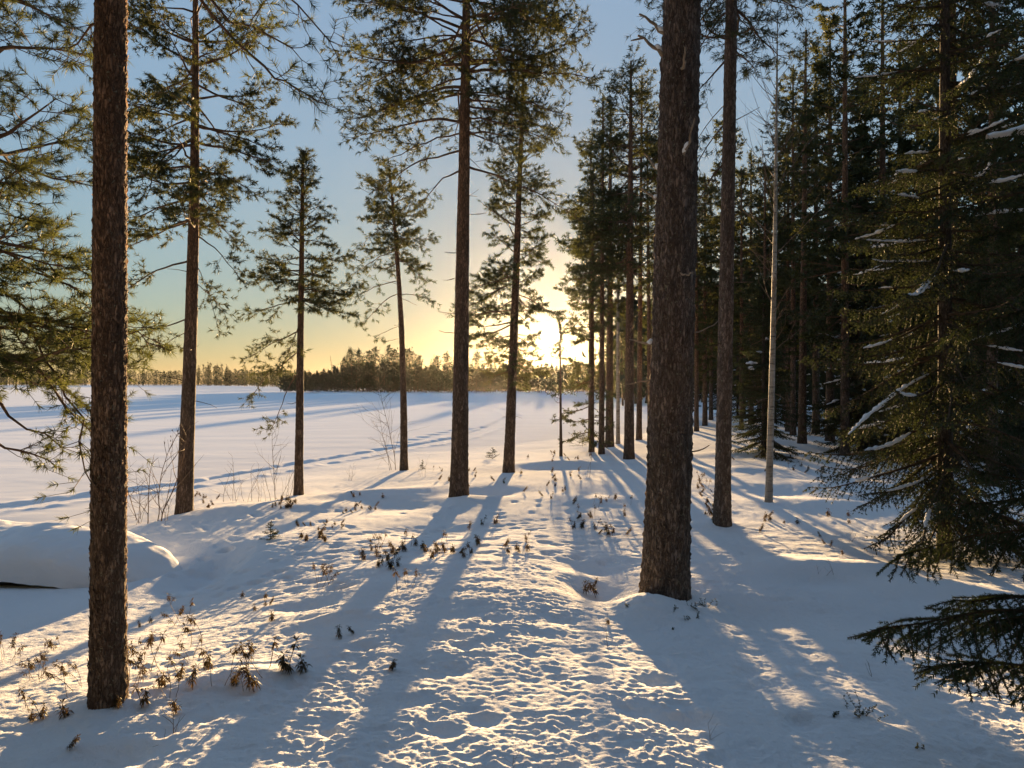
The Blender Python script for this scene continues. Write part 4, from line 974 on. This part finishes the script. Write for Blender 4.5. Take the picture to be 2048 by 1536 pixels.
mass('deep_forest', items, 'depth of the dark forest behind the single trees at right', tris=280, tw=.34)

items = []
for i in range(330):
    an = rw.uniform(100, 262) * math.pi / 180; d = rw.uniform(7, 55); items.append((an, d, rw.uniform(10, 15), rw.choice(['pine', 'spruce', 'tall', 'spruce'])))
_F = F; k_items = []
for (an, d, h, k) in items:       # the wood goes on behind the viewpoint
    y = d * math.cos(an); x = d * math.sin(an); k_items.append((1024 + F * x / y, y, h, k))
mass('forest_behind', k_items, 'dark forest continuing behind the viewpoint', tris=220, tw=.44)

# ------------------------------------------------------------------ bare shrubs
def shrub(px, py, hpx, label, seed, stems=3, lean=0.0, spread=.25, lev=2, r=.006, cat='shrub', name='bare_shrub', group=None, wob=.09, w=.25, cones=0):
    rng = random.Random(seed); loc = at(px, py, .03); h = hpx / F * loc[1]
    root = empty(name, loc); tag(root, label, cat, group)
    tips = []
    for s_ in range(stems):
        C = Crown(); d = nrmz((lean + rng.gauss(0, spread), rng.gauss(0, spread), 1)); p = (rng.gauss(0, w * .15), rng.gauss(0, w * .15), -.03)
        hh = h * rng.uniform(.6, 1.0) if s_ else h
        n = max(6, int(hh / .09)); pts, ds = walk(rng, p, d, hh, n, wob, .0, .02); rr_ = r * (1 if s_ == 0 else rng.uniform(.5, .9)); C.path(pts, rr_, rr_ * .35)
        for i in range(2, n + 1):
            if rng.random() < .75:
                l = hh * .42 * (1.15 - i / n) * rng.uniform(.6, 1.2) + .05
                fork(C, rng, pts[i], turn(rng, ds[i], rng.choice([-1, 1]) * rng.uniform(.4, .9), .4), l, rr_ * .5, lev - 1, .4, .05, (1, 3), .10)
        V, Q = prism(C.seg); mk('stem', V, Q, M_SHRUB, root); tips += [q[3:6] for q in C.seg[-40:]]
    for k in range(cones):
        q = rng.choice(tips); V, Q = tube([(q[0], q[1], q[2] - .012), (q[0], q[1], q[2]), (q[0] + .002, q[1], q[2] + .012)], (.004, .007) if 0 else [.004, .008, .003], 6, None, 0, cap=False); mk('cone', V, Q, M_TWIG, root)
shrub(305, 1045, 205, 'tallest bare alder shrub with tiny dark cones, between the two left trunks', 71, 3, .03, .10, 2, .012, cones=14, w=.3)
shrub(268, 1042, 150, 'thin bare shrub just right of the nearest left trunk', 72, 2, -.05, .12, 2, .008)
shrub(283, 1046, 90, 'low bare twigs between the two alder shrubs at left', 73, 4, .05, .3, 1, .005)
shrub(330, 1042, 80, 'low bare twigs at the foot of the leaning lakeside pine', 74, 3, .1, .3, 1, .004)
shrub(543, 1000, 150, 'single straight birch sapling with forked tip in the willow clump', 75, 1, 0, .02, 2, .007, cat='sapling', name='birch_sapling', wob=.04)
for i, (px, h, ln) in enumerate([(455, 85, -.1), (470, 60, .15), (485, 100, -.25), (500, 75, .0), (516, 95, .1), (530, 70, -.1), (558, 90, .2), (572, 80, .25)]):
    shrub(px, 1003 - abs(px - 520) * .02, h, 'bare willow shoots left of the short bushy pine, %s clump of eight from the left' % ORD[i], 80 + i, 2, ln, .12, 1, .0045, group='willow shoots at the lake edge')
shrub(791, 940, 205, 'tall thin leafless birch sapling leaning left beside the crooked pine', 76, 1, -.09, .02, 2, .009, cat='sapling', name='birch_sapling', wob=.04)
shrub(782, 940, 120, 'spreading bare shrub at the foot of the crooked slim pine', 77, 2, -.25, .12, 2, .008)
shrub(845, 968 - 15, 45, 'tiny bare tuft of twigs right of the crooked pine', 78, 4, .0, .15, 1, .003)
shrub(700, 962, 40, 'small fan of thin twigs left of the crooked pine', 79, 5, .0, .2, 1, .003)
shrub(1178, 955, 75, 'thin leafless seedling right of the lone sapling pine', 91, 2, .0, .08, 1, .004)
shrub(1700, 885, 60, 'bare brush standing under the trees right of the birch', 92, 7, .0, .15, 1, .006, w=3)
shrub(1755, 1350, 55, 'small forked bare twig on the sunlit drift in front of the big spruce', 93, 1, -.35, .1, 1, .0022)
shrub(1222, 1300, 75, 'thin dry twig sticking up on the crusty snow left of the thickest trunk', 94, 1, -.15, .08, 1, .0018)
shrub(1400, 1490 - 20, 50, 'short dry twig in the lower centre of the snow', 95, 1, -.1, .1, 1, .0015)
shrub(1040, 1530, 45, 'few dry stems at the bottom edge of the snow', 96, 3, .0, .15, 0, .0015)
shrub(360, 1478, 60, 'bare upright stick in the snow below the nearest left trunk', 97, 1, -.12, .03, 0, .003)
shrub(345, 1484, 28, 'short slanting stick beside the taller upright one', 98, 1, -.6, .03, 0, .0025)
shrub(735, 1440, 30, 'small curved twig lying on the snow left of the bottom centre', 99, 1, -.9, .1, 0, .002)
shrub(1650, 1150, 40, 'small dry twigs on the mound in front of the birch', 101, 3, -.1, .3, 1, .002)
shrub(1700, 1085, 30, 'small dry twig tuft between birch and big spruce', 102, 3, .1, .3, 1, .002)

# ------------------------------------------------------------------ marsh tea and other dwarf shrubs poking through the snow
def marsh(rng, h, stems, leaf=.036, wl=4):
    C = Crown(); LV = []
    def whorls(p, d, k):
        nr_ = rng
        for w_ in range(k):
            c = (p[0] - d[0] * w_ * .011, p[1] - d[1] * w_ * .011, p[2] - d[2] * w_ * .011)
            for _ in range(8):
                a = nr_.uniform(0, 6.28); dr = nr_.uniform(-1.3, -.25) if w_ > 0 else nr_.uniform(-.6, .9)
                v = nrmz((math.cos(a), math.sin(a), dr)); l = leaf * nr_.uniform(.7, 1.15)
                m_ = (c[0] + v[0] * l * .5, c[1] + v[1] * l * .5, c[2] + v[2] * l * .5 + .003)
                e = (c[0] + v[0] * l * .95, c[1] + v[1] * l * .95, c[2] + v[2] * l - .004)
                sd = nrmz((-v[1], v[0], nr_.uniform(-.4, .4))); w2 = .0034
                LV.append([c, tuple(m_[i] + sd[i] * w2 for i in range(3)), e, tuple(m_[i] - sd[i] * w2 for i in range(3))])
    for s_ in range(stems):
        d = nrmz((rng.gauss(0, .28), rng.gauss(0, .28), 1)); hh = h * (1 if s_ == 0 else rng.uniform(.4, .9))
        p = (rng.gauss(0, .025), rng.gauss(0, .025), -.03); pts, ds = walk(rng, p, d, hh + .03, 7, .11, 0, 0); C.path(pts, .0022, .0016)
        whorls(pts[-1], ds[-1], rng.randint(wl - 1, wl + 3))
        for _ in range(rng.randint(0, 2)):
            i = rng.randint(3, 6); q, qd = walk(rng, pts[i], turn(rng, ds[i], rng.choice([-.8, .8]), .3), hh * .3, 3, .15, .15, .1); C.path(q, .0015, .001); whorls(q[-1], qd[-1], rng.randint(1, 3))
    V, Q = prism(C.seg); LV = np.array(LV).reshape(-1, 3)
    return V, Q, LV, np.arange(len(LV)).reshape(-1, 4)
def marsh_proto(seed, h, stems, **k):
    rng = random.Random(seed); V, Q, LV, LQ = marsh(rng, h, stems, **k)
    r = empty('marsh_tea', (0, -50, -5)); mk('stem', V, Q, M_SHRUB, r); l = mk('leaves', LV, LQ, M_LEDUM, r); tag(l, kind='stuff'); return r
MP = [(marsh_proto(400, .14, 1), .14), (marsh_proto(401, .10, 1, wl=5), .10), (marsh_proto(402, .20, 3), .20), (marsh_proto(403, .24, 2), .24), (marsh_proto(404, .12, 2), .12), (marsh_proto(405, .28, 4), .28), (marsh_proto(406, .07, 1, wl=3), .07)]
used = set()
def marsh_at(px, py, hpx, label, group=None, k=None, nm='marsh_tea'):
    loc = at(px, py, .0); h = hpx / F * loc[1]
    if k is None:
        c_ = sorted(range(len(MP)), key=lambda i: abs(MP[i][1] - h)); k = c_[0] if rw.random() < .6 else c_[1]
    o, h0 = MP[k]; c = o if k not in used else copy_tree(o); used.add(k)
    c.location = loc; s = h / h0; c.scale = (s ** .6, s ** .6, s); s = max(.6, min(1.5, s)); c.scale = (s, s, s); c.rotation_euler.z = rw.uniform(0, 6.28)
    for q in ('group',):
        if q in c: del c[q]
    tag(c, label, 'plant', group)
    return c
NEAR = [(18, 1322, 70, 'marsh tea sprigs at the left picture edge, level with the trunk', 5), (72, 1359, 75, 'brown marsh tea clump halfway between left edge and nearest trunk', 5), (92, 1364, 60, 'marsh tea sprig leaning right, in the clump left of nearest trunk', 3),
        (145, 1388, 75, 'single-stemmed marsh tea right against the left side of nearest trunk', 3), (166, 1370, 60, 'thin marsh tea half hidden behind the nearest trunk', 3), (263, 1368, 95, 'dense brown marsh tea right against the nearest trunk', 5), (290, 1345, 75, 'tall marsh tea sprigs just behind the trunk at right', 2),
        (303, 1346, 80, 'upright marsh tea beside the tall sprigs right of nearest trunk', 3), (290, 1408, 50, 'bushy marsh tea low in front right of the trunk foot', 4), (357, 1250, 65, 'open branching marsh tea highest on the slope toward the boat', 5), (397, 1292, 78, 'tall single spike of marsh tea with narrow leaf column', 3),
        (378, 1324, 50, 'marsh tea with crossing stems below the open branching one', 2), (342, 1346, 35, 'small marsh tea in the hollow right of nearest trunk', 0), (345, 1394, 55, 'spreading marsh tea with slanting stems at the drift edge', 2), (330, 1380, 30, 'tiny umbrella-shaped marsh tea beside the slanting stems', 6),
        (363, 1356, 45, 'round dark tuft of marsh tea on the sunlit rim', 4), (398, 1368, 35, 'low marsh tea tuft behind the lone drooping one', 1), (415, 1334, 50, 'marsh tea rising from lumpy sunlit snow', 4), (451, 1360, 80, 'tall pagoda-shaped marsh tea with bare lower stem', 3), (434, 1372, 45, 'drooping bell-shaped marsh tea on sunlit rim', 0),
        (515, 1366, 85, 'tallest pointed marsh tea at the right end of the row', 3), (484, 1374, 40, 'small marsh tea left of the tallest pointed one', 0), (497, 1375, 50, 'stocky marsh tea touching the tallest pointed one', 1), (472, 1375, 25, 'very low marsh tea sprout in the rim row', 6), (529, 1337, 60, 'marsh tea behind the tallest pointed one, leaning right', 0),
        (569, 1346, 58, 'dark thick marsh tea near the right end of the row', 4), (561, 1346, 40, 'short marsh tea pressed to the dark thick one', 1), (593, 1344, 30, 'last small marsh tea at the row right end', 6), (338, 1436, 35, 'lone cone-shaped marsh tea on shaded snow above the sticks', 1), (45, 1415, 45, 'drooping marsh tea near the lower left edge', 0),
        (62, 1420, 42, 'marsh tea sprout in the lower left pair', 0), (86, 1437, 45, 'dark marsh tea with spread leaves lower left', 4), (54, 1448, 22, 'flattened dark marsh tea lowest at left', 6), (118, 1437, 30, 'thin bent marsh tea right of the dark one', 6), (148, 1507, 28, 'dark sprig alone near the bottom left', 1), (233, 1418, 25, 'tiny sprout at the foot of nearest trunk', 6),
        (505, 1222, 12, 'small brown tuft on the slope, left of a group', 6), (533, 1198, 12, 'small brown tuft highest in the slope group', 6), (548, 1209, 14, 'rounded brown tuft in the slope group', 1), (527, 1213, 10, 'faint brown tuft in the slope group', 6), (548, 1240, 18, 'spiky brown tuft lowest in the slope group', 6), (487, 1196, 12, 'lone brown tuft left of the slope group', 6),
        (279, 1255, 18, 'dark low sprigs right of the trunk under the boat', 4), (306, 1245, 12, 'tiny dark sprig right of the low sprigs under the boat', 6), (121, 1292, 25, 'marsh tea left of the trunk, upper one', 0), (94, 1302, 22, 'small marsh tea far left behind the clump', 1),
        (805, 1185, 45, 'thin marsh tea with single head on the shaded mound', 0), (821, 1172, 40, 'marsh tea pair on the shaded mound beside the thin one', 2), (683, 1273, 22, 'little dark plant pair in the left centre snow', 1), (697, 1268, 18, 'little dark plant right of the pair in left centre', 1), (780, 1347, 28, 'single dark bud-like sprout on the crusty snow', 1),
        (1178, 1192, 30, 'dark withered sprig in the hollow left of the thickest trunk', 1), (1196, 1178, 18, 'smaller withered sprig in the hollow left of the thickest trunk', 1), (1166, 1187, 20, 'withered sprig at the hollow rim', 6), (1215, 1250, 12, 'tiny sprout on the crest below the trunk mound', 6),
        (650, 1170, 60, 'lanky branching plant on the sunlit slope', 5), (636, 1165, 40, 'thin stalk left of the lanky branching plant', 3)]
for a in NEAR: marsh_at(a[0], a[1], a[2], a[3], None, a[4])
def scatter(n, box, hr, label, group):
    hr = (hr[0] * .8, hr[1] * .8)
    for _ in range(n):
        px, py = rw.uniform(box[0], box[2]), rw.uniform(box[1], box[3])
        marsh_at(px, py, rw.uniform(*hr), label, group)
scatter(18, (728, 1095, 800, 1145), (22, 42), 'dark marsh tea in the thick clump on the mound crest left of centre', 'thick clump on the mound crest')
scatter(22, (795, 1085, 960, 1118), (16, 38), 'marsh tea heads in the line along the mound crest', 'line along the mound crest')
scatter(16, (545, 1000, 590, 1018), (8, 18), 'short dark sprout in the patch before the short bushy pine', 'sprouts before the bushy pine')
scatter(12, (606, 1070, 650, 1088), (10, 22), 'dark twiggy sprout in the patch beside the spruce seedling', 'sprouts beside the seedling')
scatter(14, (590, 1045, 690, 1062), (6, 12), 'tiny sprout in the strip above the seedling', 'tiny sprouts above the seedling')
scatter(16, (680, 990, 780, 1030), (6, 14), 'tiny sprout on the shaded drift before the crooked pine', 'sprouts on the shaded drift')
scatter(26, (1140, 1000, 1265, 1075), (14, 30), 'withered dwarf shrub in the wide patch left of the thickest trunk', 'wide patch left of thickest trunk')
scatter(14, (1040, 940, 1160, 1000), (8, 18), 'withered sprout scattered below the lone sapling pine', 'sprouts below the lone sapling')
scatter(20, (1395, 960, 1432, 1048), (10, 24), 'dwarf shrub between the two dark trunks', 'dwarf shrubs between the dark trunks')
scatter(14, (860, 940, 1010, 985), (8, 18), 'sprout in the snow around the central straight pine', 'sprouts around the central pine')
scatter(10, (940, 1040, 1060, 1110), (12, 26), 'single sprout on the sunlit snow between long shadows', 'sprouts between long shadows')
scatter(22, (1460, 910, 1680, 960), (8, 18), 'sprout in the snow before the small spruce and birch', 'sprouts before the small spruce')
scatter(14, (1480, 1010, 1760, 1120), (8, 20), 'sprout on the streaky snow right of the birch', 'sprouts right of the birch')
scatter(10, (395, 990, 450, 1020), (8, 16), 'sprout at the lake edge right of the leaning pine', 'sprouts at the lake edge')
scatter(12, (1050, 905, 1190, 925), (5, 10), 'tiny sprout on the shore brow under the sun', 'sprouts on the shore brow')
# lingonberry at the foot of the thickest trunk
def green_sprig(px, py, hpx, label, seed, n=4, group=None):
    rng = random.Random(seed); loc = at(px, py, .0); h = hpx / F * loc[1]; r = empty('lingonberry_sprig', loc); tag(r, label, 'plant', group)
    C = Crown(); LV = []
    for s_ in range(n):
        pts, ds = walk(rng, (rng.gauss(0, h * .3), rng.gauss(0, h * .3), -.01), nrmz((rng.gauss(0, .5), rng.gauss(0, .4), 1)), h * rng.uniform(.6, 1), 6, .2, 0, 0); C.path(pts, .0012, .0008)
        for i in range(1, 7):
            for _ in range(3):
                v = nrmz((rng.gauss(0, 1), rng.gauss(0, 1), rng.uniform(-.2, .8))); l = .011; c = pts[i]; sd = nrmz((-v[1], v[0], rng.gauss(0, .4)))
                LV.append([c, tuple(c[k] + v[k] * l * .5 + sd[k] * .0035 for k in range(3)), tuple(c[k] + v[k] * l for k in range(3)), tuple(c[k] + v[k] * l * .5 - sd[k] * .0035 for k in range(3))])
    V, Q = prism(C.seg); mk('stem', V, Q, M_SHRUB, r); LV = np.array(LV).reshape(-1, 3); tag(mk('leaves', LV, np.arange(len(LV)).reshape(-1, 4), M_PINE, r), kind='stuff')
for i, (px, py, h, lb) in enumerate([(1388, 1215, 22, 'green sprig nearest the thick trunk foot'), (1396, 1235, 18, 'green sprig below the one at the trunk foot'), (1412, 1212, 22, 'green sprig farthest right of the thick trunk foot'), (1348, 1222, 16, 'small green sprig under the middle of the thick trunk'), (1348, 1262, 10, 'lowest green sprig under the thick trunk mound'), (1376, 1240, 12, 'tiny green sprig on the mound right side'),
                                   (1255, 1215, 8, 'tiny green tuft on the left side of the trunk mound'), (1712, 1420, 42, 'leafy green sprig on the drift in lower right'), (1730, 1432, 30, 'low leafy sprig just right of the lower right drift top'), (1668, 1430, 16, 'small leafy sprig left of the lower right one'), (1832, 1497, 16, 'small sprig near the bottom right corner')]):
    green_sprig(px, py, h, lb, 500 + i, 6 if h > 20 else 3)
# spruce seedling and juniper twig
def seedling(px, py, hpx, label, seed, w=1.0):
    rng = random.Random(seed); nr = np.random.RandomState(seed); loc = at(px, py, .02); h = hpx / F * loc[1]; r = empty('spruce_seedling', loc); tag(r, label, 'sapling')
    C = Crown(); B = []; C.path([(0, 0, -.02), (0, 0, h * .5), (.01, 0, h)], .006, .002); B.append((0, 0, h * .6, .01, 0, h))
    z = h * .1
    while z < h * .95:
        for _ in range(4):
            a = rng.uniform(0, 6.28); L = h * .6 * w * (1.05 - z / h); e = nrmz((math.cos(a), math.sin(a), rng.uniform(-.1, .5))); pts, ds = walk(rng, (0, 0, z), e, L, 4, .1, 0, .03); C.path(pts, .003, .0015)
            for i in range(4):
                B.append((*pts[i], *pts[i + 1]))
                if i: 
                    d3 = turn(rng, ds[i], rng.choice([-.8, .8]), .2); B.append((*pts[i], *(pts[i][k] + d3[k] * L * .3 for k in range(3))))
        z += h * .11
    V, Q = prism(C.seg); cr = mk('crown', V, Q, M_TWIG, r); V, T = brush(B, nr, .009, 5, .016, .003); tag(mk('needles', V, T, M_SPRUCE, cr), kind='stuff')
seedling(541, 1080, 42, 'tiny green spruce seedling on the sunlit slope left of centre', 601, 1.0)
seedling(845, 938, 22, 'tiny spruce seedling at the brow right of the crooked pine', 602, .7)
seedling(985, 918, 26, 'low green evergreen twig at the brow left of the leaning pine', 603, 1.3)
seedling(1165, 893, 30, 'ragged small evergreen at the foot of the first shore-row pine', 604, 1.6)

# ------------------------------------------------------------------ winter haze
HAZE = 0.00002
def haze():
    x0, x1, y0, y1, z0, z1 = -1900, 1300, -30, 1600, -3.0, 33
    V = [(x, y, z) for z in (z0, z1) for y in (y0, y1) for x in (x0, x1)]
    Q = [(0, 2, 3, 1), (4, 5, 7, 6), (0, 1, 5, 4), (2, 6, 7, 3), (0, 4, 6, 2), (1, 3, 7, 5)]
    m, t = newmat('haze_air'); out = nd(t, 'OutputMaterial'); v = nd(t, 'VolumePrincipled'); v.inputs['Color'].default_value = (1, .96, .9, 1); v.inputs['Density'].default_value = HAZE; v.inputs["Anisotropy"].default_value = .87
    t.links.new(v.outputs[0], out.inputs['Volume'])
    o = mk('haze', V, Q, m); tag(o, 'thin golden winter haze', kind='stuff')
haze()
